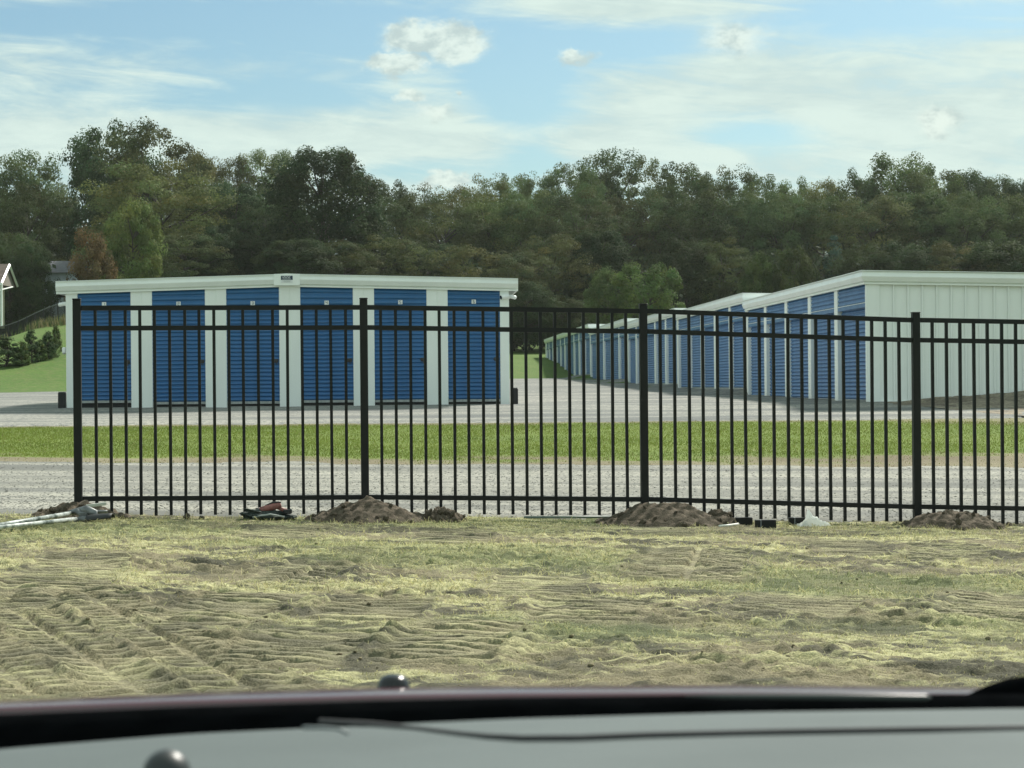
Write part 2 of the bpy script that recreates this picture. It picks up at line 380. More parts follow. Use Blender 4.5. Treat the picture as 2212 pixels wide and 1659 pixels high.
flat_fence = sst(16.3, 17.6, YY)
hh = hh * (1 - .5 * flat_fence); soil = soil * (1 - .45 * sst(15.5, 17.4, YY))
ZZ = gz(XX, YY) + hh - sst(.25, .9, YY - fence_y(XX)) * .12
straw = sst(-.06, .16, fbm(XX * 1.6, YY * 3.0, 4, 66) + fbm(XX * 10, YY * 22, 3, 67) * .9)
green = sst(.0, .22, fbm(XX * .35, YY * .5, 3, 77) + .10 * sst(11, 15, YY) - .12 * (1 - sst(8, 12, YY)))
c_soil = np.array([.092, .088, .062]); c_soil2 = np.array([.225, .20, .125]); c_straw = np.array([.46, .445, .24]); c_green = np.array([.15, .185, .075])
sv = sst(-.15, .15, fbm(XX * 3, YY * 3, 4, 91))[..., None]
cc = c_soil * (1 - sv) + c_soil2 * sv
relief_tone = np.clip(.45 * cl1 + .5 * cl2 + .2 + .25 * (1 - zone), 0, 1.15)  # straw paler on clod tops, hollows darker: relief shading painted into the colour
pale = np.clip(straw * (1 - .55 * soil) * relief_tone * 1.15, 0, 1)[..., None]; cc = cc * (1 - pale) + c_straw * pale
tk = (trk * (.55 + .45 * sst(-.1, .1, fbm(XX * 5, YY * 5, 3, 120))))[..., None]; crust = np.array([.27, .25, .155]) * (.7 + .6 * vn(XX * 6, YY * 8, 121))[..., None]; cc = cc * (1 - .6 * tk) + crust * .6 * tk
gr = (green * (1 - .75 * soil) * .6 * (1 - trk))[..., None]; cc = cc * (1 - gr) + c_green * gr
n, mcols = XX.shape; idx = np.arange(n * mcols).reshape(n, mcols)
ff = np.stack([idx[:-1, :-1].ravel(), idx[:-1, 1:].ravel(), idx[1:, 1:].ravel(), idx[1:, :-1].ravel()], 1)
ff = ff[np.abs(XX.ravel()[ff[:, 0]]) < .30 * YY.ravel()[ff[:, 0]] + .8]
us = np.unique(ff); mp_ = np.zeros(n * mcols, int); mp_[us] = np.arange(len(us))
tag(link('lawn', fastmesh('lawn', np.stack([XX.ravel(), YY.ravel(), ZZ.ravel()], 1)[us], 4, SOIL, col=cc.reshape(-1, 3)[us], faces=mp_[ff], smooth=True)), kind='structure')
def lawn_z(x, y):
    i = np.clip(np.searchsorted(ys, y), 0, n - 1); j = np.clip(np.searchsorted(xs, x), 0, mcols - 1); return ZZ[i, j]
rng = np.random.default_rng(5)
def blades(x, y, z, h, w, lean, col, name, m, tri=True):
    k = len(x); az = rng.uniform(0, 2 * math.pi, k); fa = rng.uniform(0, 2 * math.pi, k)
    wx, wy = np.cos(fa) * w / 2, np.sin(fa) * w / 2
    tip = np.stack([x + np.cos(az) * np.sin(lean) * h, y + np.sin(az) * np.sin(lean) * h, z + np.cos(lean) * h], 1)
    a = np.stack([x - wx, y - wy, z - .004], 1); b = np.stack([x + wx, y + wy, z - .004], 1)
    if tri: vv = np.stack([a, b, tip], 1).reshape(-1, 3); c = np.repeat(col, 3, 0); return link(name, fastmesh(name, vv, 3, m, col=c))
    off = np.stack([wx, wy, 0 * wx], 1) * .8
    vv = np.stack([a, b, tip + off, tip - off], 1).reshape(-1, 3); c = np.repeat(col, 4, 0)
    return link(name, fastmesh(name, vv, 4, m, col=c))
# straw mulch and thin new grass on the lawn
N = 150000
yy = 7.2 + (18.25 - 7.2) * rng.random(N) ** .9; xx = rng.uniform(-1, 1, N) * np.minimum(6.4, yy * .26 + .35)
i = np.clip(np.searchsorted(ys, yy), 0, n - 1); j = np.clip(np.searchsorted(xs, xx), 0, mcols - 1)
keep = rng.random(N) < (.06 + .95 * straw[i, j] * (1 - .85 * soil[i, j])) * (1 - .97 * sst(.05, .4, trk[i, j])); keep &= yy < fence_y(xx) + .35
xx, yy, i, j = xx[keep], yy[keep], i[keep], j[keep]
k = len(xx); nf = .35 + .65 * sst(8.5, 13, yy); ln = (.012 + .04 * rng.random(k) ** 1.6) * nf; lean = np.clip(rng.normal(1.15, .3, k), .2, 1.6)
cs_ = np.array([.56, .53, .28]) * rng.uniform(.45, 1.25, (k, 1)) * np.array([1, 1, 1]) + rng.normal(0, .012, (k, 3))
tag(blades(xx, yy, ZZ[i, j] + .008, ln, rng.uniform(.003, .006, k) * (.6 + .4 * nf), lean, np.clip(cs_, .02, 1), 'straw_mulch', BLADE, tri=False), 'pale loose straw scattered over the churned lawn in front of the fence', 'straw', kind='stuff')
N = 120000
yy = 8 + (18.5 - 8) * rng.random(N) ** .8; xx = rng.uniform(-1, 1, N) * np.minimum(6.4, yy * .26 + .35)
i = np.clip(np.searchsorted(ys, yy), 0, n - 1); j = np.clip(np.searchsorted(xs, xx), 0, mcols - 1)
fenceband = np.exp(-((yy - fence_y(xx) + .1) / .55) ** 2)
keep = rng.random(N) < np.clip(.05 + .8 * green[i, j] * (1 - .8 * soil[i, j]) + .9 * fenceband, 0, 1) * (1 - .95 * sst(.05, .4, trk[i, j])); keep &= yy < fence_y(xx) + .25 + rng.normal(0, .12, N)
xx, yy, i, j = xx[keep], yy[keep], i[keep], j[keep]
k = len(xx); cs_ = np.array([.17, .22, .075]) * rng.uniform(.6, 1.4, (k, 1)); dry = rng.random(k) < .3; cs_[dry] = np.array([.30, .28, .14]) * rng.uniform(.7, 1.2, (dry.sum(), 1))
tag(blades(xx, yy, ZZ[i, j], rng.uniform(.010, .028, k) * (.45 + .55 * sst(8.5, 13, yy)), rng.uniform(.003, .005, k), np.abs(rng.normal(.3, .35, k)), cs_, 'sparse_grass', BLADE), 'short thin green grass sprouting between straw before the fence', 'grass', kind='stuff')

# crumbs and clods of soil
N = 3500
yy = 6.8 + (17.6 - 6.8) * rng.random(N) ** .9; xx = rng.uniform(-1, 1, N) * np.minimum(6.4, yy * .26 + .35)
i = np.clip(np.searchsorted(ys, yy), 0, n - 1); j = np.clip(np.searchsorted(xs, xx), 0, mcols - 1)
keep = rng.random(N) < .03 + .8 * soil[i, j] ** 2 * sst(.35, .7, vn(xx * 1.3, yy * 2, 26)); xx, yy, i, j = xx[keep], yy[keep], i[keep], j[keep]; k = len(xx)
s_ = (.004 + .008 * rng.random((k, 1)) ** 3); c = np.stack([xx, yy, ZZ[i, j] + s_[:, 0] * .2], 1)
ic = np.array([[-.53, .85, 0], [.53, .85, 0], [-.53, -.85, 0], [.53, -.85, 0], [0, -.53, .85], [0, .53, .85], [0, -.53, -.85], [0, .53, -.85], [.85, 0, -.53], [.85, 0, .53], [-.85, 0, -.53], [-.85, 0, .53]])
icf = np.array([[0, 11, 5], [0, 5, 1], [0, 1, 7], [0, 7, 10], [0, 10, 11], [1, 5, 9], [5, 11, 4], [11, 10, 2], [10, 7, 6], [7, 1, 8], [3, 9, 4], [3, 4, 2], [3, 2, 6], [3, 6, 8], [3, 8, 9], [4, 9, 5], [2, 4, 11], [6, 2, 10], [8, 6, 7], [9, 8, 1]])
vv = (c[:, None, :] + ic[None] * s_[:, None] * rng.uniform(.6, 1.35, (k, 12, 3)) * np.array([1.25, 1.1, .75])).reshape(-1, 3)
tag(link('soil_crumbs', fastmesh('soil_crumbs', vv, 3, SOIL, col=np.repeat(np.array([.26, .225, .14]) * rng.uniform(.6, 1.3, (k, 1)), 12, 0), faces=(icf[None] + np.arange(k)[:, None, None] * 12).reshape(-1, 3))), 'loose brown crumbs and clods of soil strewn over the rutted lawn', 'soil', kind='stuff')
# gravel driveway behind the fence
def ragged(xs, ys, ztop, e0, e1, m, name, zoff=.012, col=None):
    X, Y = np.meshgrid(xs, ys); keep = (Y > e0(X)) & (Y < e1(X)); Z = ztop(X, Y) + zoff
    nn, mm = X.shape; id_ = np.arange(nn * mm).reshape(nn, mm)
    q = np.stack([id_[:-1, :-1].ravel(), id_[:-1, 1:].ravel(), id_[1:, 1:].ravel(), id_[1:, :-1].ravel()], 1)
    q = q[keep.ravel()[q].all(1)]
    used = np.unique(q); mp = np.zeros(nn * mm, int); mp[used] = np.arange(len(used))
    V3 = np.stack([X.ravel(), Y.ravel(), Z.ravel()], 1)[used]
    return tag(link(name, fastmesh(name, V3, 4, m, faces=mp[q], smooth=True, col=None if col is None else col(X, Y).reshape(-1, 3)[used])), kind='structure')
def drive_edge(x): return 26.9 + fbm(x * .35, x * 0 + 3, 5, 8, .6) * 1.3 - .04 * x * 0
def zdrive(x, y):
    ruts = sum(-.05 * np.exp(-((y - c - .25 * fbm(x * .08, x * 0 + c, 2, 4)) / .35) ** 2) for c in (20.6, 22.1, 23.6, 25.1))
    ruts = ruts - .09 * (1 - sst(-.05, .45, y - fence_y(x) + fbm(x * 2.5, y * 2.5, 4, 9) * .5))
    return gz(x, y) + ruts + fbm(x * .7, y * 3, 2, 14) * .03 + fbm(x * 9, y * 9, 2, 15) * .006
ragged(np.arange(-13, 13, .075), np.arange(16.6, 28.3, .05), zdrive, lambda x: fence_y(x) - .3, drive_edge, GRAVEL, 'gravel_driveway', .03)
# grass strip
def yard_edge(x): return 36.9 + fbm(x * .3, x * 0 + 9, 4, 18) * .9 - .06 * np.clip(x, -12, 12) * .3
def strip_col(X, Y):
    bare = 1 - sst(.1, 1.5, Y - drive_edge(X) + fbm(X * .5, Y * 1.2, 4, 33) * 4.2 - .5 - 1.0 * sst(2, 4, X) - .9 * sst(-5, -7, X))
    bare = np.maximum(bare, (1 - sst(.0, .5, yard_edge(X) - Y - .9 * sst(6, 8, X) + fbm(X * .8, Y * 1.5, 3, 34) * 1.2)) * .8)[..., None]
    pp = (fbm(X * .4, Y * 1.1, 4, 36) + .5)[..., None]
    g_ = np.array([.11, .165, .036]) * (1 - pp) + np.array([.185, .235, .06]) * pp
    br = np.array([.13, .105, .07]) * (1 - pp) + np.array([.26, .235, .15]) * pp
    return g_ * (1 - bare) + br * bare
ragged(np.arange(-14, 14, .1), np.arange(26, 39, .08), lambda x, y: gz(x, y) + fbm(x * .8, y * .8, 3, 20) * .03 + fbm(x * 5, y * 5, 3, 21) * .04 * (1 - sst(.3, 1.2, y - drive_edge(x))), lambda x: drive_edge(x) - .7, lambda x: yard_edge(x) + .3, SOIL, 'grass_strip', .012, strip_col)
N = 230000
xx = rng.uniform(-10.5, 10.5, N); e0 = drive_edge(xx); e1 = yard_edge(xx); yy = e0 + .0 + (e1 - e0 + .2) * rng.random(N)
edge = sst(0, 1.6, yy - e0 + fbm(xx * .5, yy * 1.2, 4, 33) * 4.2 - .5 - 1.0 * sst(2, 4, xx) - .9 * sst(-5, -7, xx)) ; edge2 = sst(-.1, .7, e1 - yy - .25 * np.clip(xx - 6.5, 0, 3))
patchy = sst(-.28, .05, fbm(xx * .5, yy * .5, 3, 35))
keep = rng.random(N) < np.clip(edge * edge2 * (.55 + .45 * patchy), .05, 1); xx, yy, ed = xx[keep], yy[keep], (edge * edge2)[keep]; k = len(xx)
patch2 = (fbm(xx * .35, yy * .9, 3, 37) + .5)[:, None]
cs_ = (np.array([.165, .225, .046]) * (.75 + .5 * patch2) + np.array([.03, .01, .0]) * patch2) * rng.uniform(.85, 1.15, (k, 1))
dry = rng.random(k) < (.05 + .45 * (1 - ed)); cs_[dry] = np.array([.30, .26, .13]) * rng.uniform(.6, 1.1, (dry.sum(), 1))
tag(blades(xx, yy, gz(xx, yy) + .02, rng.uniform(.008, .026, k), rng.uniform(.008, .014, k), np.abs(rng.normal(.25, .3, k)), cs_, 'strip_grass', BLADE), 'bright green mown grass strip between the driveway and the storage yard', 'grass', kind='stuff')
# yard gravel
def yard_back(x): return np.interp(x, [-60, -12, 0, 3, 30], [75.5, 77.5, 112, 116, 117]) + fbm(x * .3, x * 0 + 5, 3, 28) * .8
ragged(np.arange(-45, 30, .3), np.arange(36, 119, .25), lambda x, y: gz(x, y) + fbm(x * .35, y * .5, 4, 24) * .10 * sst(38, 42, y) - .07 * (1 - sst(.0, .9, y - yard_edge(x) + fbm(x * 2, y * 2, 3, 27) * .8)), lambda x: yard_edge(x) - .3, yard_back, GRAVEL2, 'gravel_yard', .03)
# loose stones on the driveway
N = 30000
yy = 18.2 + 9 * rng.random(N) ** 1.2; xx = rng.uniform(-1, 1, N) * (yy * .26 + .4)
keep = (yy > fence_y(xx) + .15) & (yy < drive_edge(xx) - .02); xx, yy = xx[keep], yy[keep]; k = len(xx)
s = .005 + .011 * rng.random((k, 1)) ** 2; c = np.stack([xx, yy, zdrive(xx, yy) + .0305], 1)
octv = np.array([[1, 0, 0], [0, 1, 0], [-1, 0, 0], [0, -1, 0], [0, 0, .38], [0, 0, -.3]])
vv = (c[:, None, :] + octv[None] * s[:, None] * rng.uniform(.6, 1.3, (k, 6, 3))).reshape(-1, 3)
of = np.array([[0, 1, 4], [1, 2, 4], [2, 3, 4], [3, 0, 4], [1, 0, 5], [2, 1, 5], [3, 2, 5], [0, 3, 5]])
tag(link('loose_gravel', fastmesh('loose_gravel', vv, 3, SOIL, col=np.repeat(np.array([.24, .24, .215]) * rng.uniform(.7, 1.3, (k, 1)), 6, 0), faces=(of[None] + np.arange(k)[:, None, None] * 6).reshape(-1, 3))), 'loose pale grey stones strewn over the gravel driveway', 'gravel', kind='stuff')

# ------------------------------------------------------------------ fence
ORD = ['first', 'second', 'third', 'fourth', 'fifth']
cph, sph = math.cos(math.atan(FS)), math.sin(math.atan(FS))
P_ = 2.44
rail = {  # picture heights of rail centres and post tops at each post
    0: (665.5, 709, 1077.5, 645), 1: (664, 707.5, 1074, 643.5), 2: (672, 716, 1078.5, 656), 3: (691.5, 734.7, 1094.5, 674), 4: (701, 744, 1104, 683)}
vx = [167.3, 789, 1392.5, 1986.5, 2571]
fposts = []
for i in range(-0, 5):
    X = FX0 + i * P_ * cph; Y = FY0 + i * P_ * sph
    zz = [at(vx[i], q, Y).z for q in rail[i]]
    fposts.append((X, Y, zz))
fn = empty('picket_fence', (FX0, FY0, gzs(FX0, FY0)), math.atan(FS)); FG = gzs(FX0, FY0)
tag(fn, 'black metal picket fence running across the whole picture in front of the buildings', 'fence')
for i, (X, Y, zz) in enumerate(fposts[:4]):
    g = gzs(X, Y) - .05 - FG; zt = zz[3] - FG
    ps = MB().box(-.0335, .0335, -.0335, .0335, g, zt - .012, .004).build('post', BLACK, fn, loc=(i * P_, 0, 0))
    MB().box(-.036, .036, -.036, .036, zt - .012, zt, .003).build('cap', BLACK, ps)
PK = None
for i in range(4):
    A_, B_ = fposts[i], fposts[i + 1]
    X0, Y0, z0 = A_; X1, Y1, z1 = B_
    e = empty('panel'); e.parent = fn; e.location = (i * P_, 0, 0); gb = FG
    for r in range(3):
        a, b = z0[r] - gb, z1[r] - gb; h = .0205; m_ = MB()
        x0, x1 = .034, P_ - .034
        m_.add([(x0, -.019, a - h), (x1, -.019, b - h), (x1, .019, b - h), (x0, .019, a - h), (x0, -.019, a + h), (x1, -.019, b + h), (x1, .019, b + h), (x0, .019, a + h)],
               [(0, 3, 2, 1), (4, 5, 6, 7), (0, 1, 5, 4), (3, 7, 6, 2), (0, 4, 7, 3), (1, 2, 6, 5)])
        o = m_.build('rail', BLACK, e)
    npk = 18 if i < 3 else 8
    sp = P_ / 19.2 if i == 0 else P_ / 19.0
    off = .155 if i == 0 else .15
    sp = (P_ - 2 * off) / 17
    for q in range(npk):
        t = (off + q * sp) / P_; zt = (z0[0] * (1 - t) + z1[0] * t) - gb - .008; zb = (z0[2] * (1 - t) + z1[2] * t) - gb - .143
        if PK is None:
            PK = MB().box(-.0128, .0128, -.0128, .0128, 0, 1, .0).me('picket', BLACK)
        o = link('picket', PK, e, (off + q * sp + random.gauss(0, .0012), 0, zb + random.gauss(0, .003)), (random.gauss(0, .0015), random.gauss(0, .0012), 0)); o.scale = (1, 1, zt - zb)

# ------------------------------------------------------------------ storage buildings
BR = math.atan(AX)
FASC = [(0, 0), (.045, 0), (.048, .032), (.016, .040), (.016, .056), (.070, .060), (.112, .148), (.114, .156), (.085, .252), (.065, .262), (0, .262)]
def slat_mesh(name, w, h, m, out=.02, axis='x'):
    out = out * 1.5; pr = [(0, 0.), (.08, .05), (.2, .7), (.34, 1), (.46, 1), (.66, .72), (.9, .08), (1, 0)]
    v = []; 
    for x in (0, w):
        for t, o in pr: v.append((x, -o * out, t * h) if axis == 'x' else (-o * out, x, t * h))
    k = len(pr); f = [((i, k + i, k + i + 1, i + 1) if axis == 'x' else (i, i + 1, k + i + 1, k + i)) for i in range(k - 1)]
    return mesh(name, v, f, m)
def corr_mesh(name, w, h, n, m, out=.02, axis='x', ztop2=None):
    out *= 1.5; pr = [(0, 0.), (.08, .05), (.2, .7), (.34, 1), (.46, 1), (.66, .72), (.9, .08)]
    v = []; rows = [(i + t, o) for i in range(n) for t, o in pr] + [(n, 0)]
    for x in (0, w):
        hh_ = h if (x == 0 or ztop2 is None) else ztop2
        for t, o in rows: v.append((x, -o * out, t * hh_ / n) if axis == 'x' else (-o * out, x, t * hh_ / n))
    k = len(rows); f = [((i, k + i, k + i + 1, i + 1) if axis == 'x' else (i, i + 1, k + i + 1, k + i)) for i in range(k - 1)]
    return mesh(name, v, f, m)
def digit_strokes(d):
    seg = {'a': ((0, 1), (1, 1)), 'b': ((1, 1), (1, .5)), 'c': ((1, .5), (1, 0)), 'd': ((0, 0), (1, 0)), 'e': ((0, .5), (0, 0)), 'f': ((0, 1), (0, .5)), 'g': ((0, .5), (1, .5))}
    return [seg[q] for q in {1: 'bc', 2: 'abged', 3: 'abgcd', 4: 'fgbc', 5: 'afgcd', 6: 'afgecd'}[d]]
# ---- left building, front towards the road
LW = 9.26; LY = 43.5; LX = at(625, 876, LY).x; LZ = .70
lb = empty('storage_building', (LX, LY, LZ), BR)
tag(lb, 'left storage building with six blue roll-up doors facing the fence', 'building')
hw = LW / 2
MB().box(-hw + .02, hw - .02, .10, 24, -.35, 2.37).build('wall_core', WHITE, lb)
MB().box(-hw + .01, hw - .01, .012, 24.02, -.5, .012).build('slab', CONC, lb)
eave = lambda x: 2.385 + .125 * (1 - abs(x) / (hw + .19))
DW = 1.10; d0 = .243 - hw; pit = 1.545
ZH = 2.115
SL = slat_mesh('slat', DW, .0845, BLUE)
for i in range(6):
    x0 = d0 + i * pit
    dz0 = (.115, .075, .070, .082, .078, .072)[i]
    door = empty('door', (0, 0, 0)); door.parent = lb; door.location = (x0, .075, 0)
    MB().box(-.01, DW + .01, .012, .022, -.02, 2.3).build('backing', DARK, door)
    for s in range(24):
        link('slat', SL, door, (0, 0, dz0 + .045 + s * .0845))
    MB().box(0.004, DW - .004, -.028, .0, dz0 - .01, dz0 + .043, .004).build('bottom_bar', GALV, door)
    l_ = MB().box(DW - .13, DW - .03, -.045, -.018, .92, 1.0, .008); l_.tube([(DW - .15, -.05, .96), (DW - .05, -.05, .96)], .011, 8); l_.tube([(DW - .07, -.055, .96), (DW - .07, -.055, .88)], .009, 8); l_.build('latch', LATCH, door)
    hd = corr_mesh('header', DW, eave(x0) - ZH, 3, BLUE_H, .022, 'x', eave(x0 + DW) - ZH)
    h = link('header', hd, lb, (x0, .035, ZH))
    MB().box(0, DW, -.03, .03, -.055, -.0).build('header_lip', BLUE_H, h)
    px = .5 * DW - .045
    pl = MB().box(px, px + .09, -.036, -.028, .012, .10, .002).build('number_plate', PLATE, h)
    st_ = MB()
    for (a, b) in digit_strokes(i + 1):
        x0_, z0_ = px + .03 + a[0] * .03, .028 + a[1] * .056; x1_, z1_ = px + .03 + b[0] * .03, .028 + b[1] * .056
        st_.box(min(x0_, x1_) - .004, max(x0_, x1_) + .004, -.0385, -.0365, min(z0_, z1_) - .004, max(z0_, z1_) + .004)
    st_.build('number', INK, h)
# pilasters
edges = [(-hw, d0)] + [(d0 + i * pit + DW, d0 + (i + 1) * pit) for i in range(5)] + [(d0 + 5 * pit + DW, hw)]
for k_, (a, b) in enumerate(edges):
    h = min(eave(a), eave(b)) + .02; m_ = MB()
    if 0 < k_ < 6:
        mid = (a + b) / 2
        m_.box(a, mid - .006, -.012, .098, -.03, h, .006); m_.box(mid - .006, mid + .006, -.004, .098, -.028, h - .003); m_.box(mid + .006, b, -.012, .098, -.03, h, .006)
    else: m_.box(a, b, -.012, .10, -.03, h, .006)
    m_.build('pilaster', WHITE, lb)
oh = .19
for sgn, nm in ((-1, 'fascia'), (1, 'fascia')):
    xa, xb = (-hw - oh, 0) if sgn < 0 else (0, hw + oh)
    MB().sweep(FASC, [(xa, -.016, eave(xa)), (xb, -.016, eave(xb))]).build('fascia', WHITE2, lb)
r_ = MB(); r_.add([(-hw - oh, -.13, 2.652), (0, -.13, 2.777), (0, 24.2, 2.777), (-hw - oh, 24.2, 2.652), (hw + oh, -.13, 2.652), (hw + oh, 24.2, 2.652), (-hw - oh, -.13, 2.636), (0, -.13, 2.761), (hw + oh, -.13, 2.636), (-hw - oh, 24.2, 2.636), (hw + oh, 24.2, 2.636), (0, 24.2, 2.761)],
                [(0, 1, 2, 3), (1, 4, 5, 2), (0, 6, 7, 1), (1, 7, 8, 4), (0, 3, 9, 6), (4, 8, 10, 5), (6, 9, 11, 7), (7, 11, 10, 8)]); r_.build('roof', ROOF, lb)
for sx_ in (-1, 1):
    xe = sx_ * (hw + oh - .002); MB().box(min(xe, xe - sx_ * .02), max(xe, xe - sx_ * .02), -.02, 24.1, 2.40, 2.635).build('side_fascia', WHITE2, lb)
# ridge plate with the small sign
MB().add([(-.29, -.15, 2.535), (.25, -.15, 2.535), (.25, -.15, 2.772), (-.02, -.15, 2.782), (-.29, -.15, 2.772), (-.29, -.09, 2.535), (.25, -.09, 2.535), (.25, -.09, 2.772), (-.02, -.09, 2.782), (-.29, -.09, 2.772)],
         [(0, 1, 2, 3, 4), (9, 8, 7, 6, 5), (0, 5, 6, 1), (1, 6, 7, 2), (2, 7, 8, 3), (3, 8, 9, 4), (4, 9, 5, 0)]).build('ridge_plate', WHITE, lb)
sg = MB().box(-.145, .105, -.158, -.151, 2.59, 2.735, .002).build('sign_board', PLATE, lb)
MB().box(-.142, .102, -.1615, -.1585, 2.648, 2.733).build('sign_band', NAVY, sg)
t_ = MB()
for q in range(6):
    x = -.105 + q * .028; t_.box(x, x + .008, -.164, -.162, 2.69, 2.720); t_.box(x + .009, x + .021, -.164, -.162, 2.69 + .02 * (q % 2), 2.699 + .02 * (q % 2))
t_.box(-.11, .06, -.164, -.162, 2.664, 2.671); t_.build('sign_lettering', PLATE, sg)
t_ = MB(); t_.box(-.115, .075, -.161, -.1585, 2.622, 2.63); t_.box(-.09, .05, -.161, -.1585, 2.604, 2.61); t_.build('sign_small_print', mat('grey_ink', (.35, .37, .37), .6), sg)
# cameras, lamp box and corner guards round the left building
CAMW = mat('camera_white', (.85, .87, .86), .3)
LENS = mat('camera_lens', (.01, .012, .014), .15)
def bullet_cam(p, d_, label, wall, s=1):
    e = empty('security_camera', p); tag(e, label, 'camera', 'white cameras under the eaves of the left storage building')
    d_ = Vector(d_).normalized(); w_ = Vector(wall)
    MB().tube([w_ * 0, w_ * .02 * s], .045 * s, 14).build('mount', CAMW, e)
    MB().tube([w_ * .02 * s, w_ * .06 * s + d_ * .03 * s], .018 * s, 8).build('arm', CAMW, e)
    c0 = w_ * .07 * s
    b_ = MB().tube([c0 - d_ * .07 * s, c0 - d_ * .06 * s, c0 + d_ * .06 * s, c0 + d_ * .10 * s], [.03 * s, .042 * s, .042 * s, .044 * s], 14).build('body', CAMW, e, True)
    MB().tube([c0 + d_ * .10 * s, c0 + d_ * .103 * s], .036 * s, 14).build('lens', LENS, b_)
def lloc(x, y, z): return Vector((LX, LY, LZ)) + Matrix.Rotation(BR, 3, 'Z') @ Vector((x, y, z))
bullet_cam(lloc(hw - .07, -.0125, 2.27), (-.85, -.5, -.18), 'white bullet camera on the front of the right corner, pointing left', (0, -1, 0), 1.15)
bullet_cam(lloc(hw + .0, .05, 2.27), (.6, .75, -.1), 'white bullet camera sticking out right of the building corner', (1, 0, 0), 1.0)
bullet_cam(lloc(-hw, .05, 2.18), (-.75, .6, -.1), 'white bullet camera sticking out at the left corner of the building', (-1, 0, 0), 1.0)
e = empty('wall_lamp', lloc(-hw - .0, .06, 1.22)); tag(e, 'small white box lamp on the left corner of the left storage building', 'lamp')
MB().box(-.09, -.012, -.05, .05, -.07, .06, .02).build('housing', CAMW, e); MB().box(-.012, .0, -.04, .04, -.06, .05).build('back_plate', GALV, e); MB().box(-.08, -.025, -.04, .04, -.085, -.07, .004).build('diffuser', GALV, e)
for x, lab in ((-hw - .10, 'black ribbed plastic guard standing at the left corner of the left storage building'), (hw + .10, 'black ribbed plastic guard standing at the right corner of the left storage building')):
    p = lloc(x, .05, 0); p.z = gzs(p.x, p.y) + .0
    e = empty('corner_guard', p, BR); tag(e, lab, 'guard', 'black guards at the building corners')
    m_ = MB().box(-.075, .075, -.08, .08, 0, .36, .012)
    m_.build('body', PLASTIC_BLACK, e)
    for q in range(4): MB().box(-.064 + q * .036, -.046 + q * .036, -.088, -.081, .02, .33, .003).build('rib', PLASTIC_BLACK, e)
    MB().box(-.068, .07, -.075, .075, .361, .375, .005).build('lid', mat('dusty_plastic', (.10, .105, .105), .7), e)
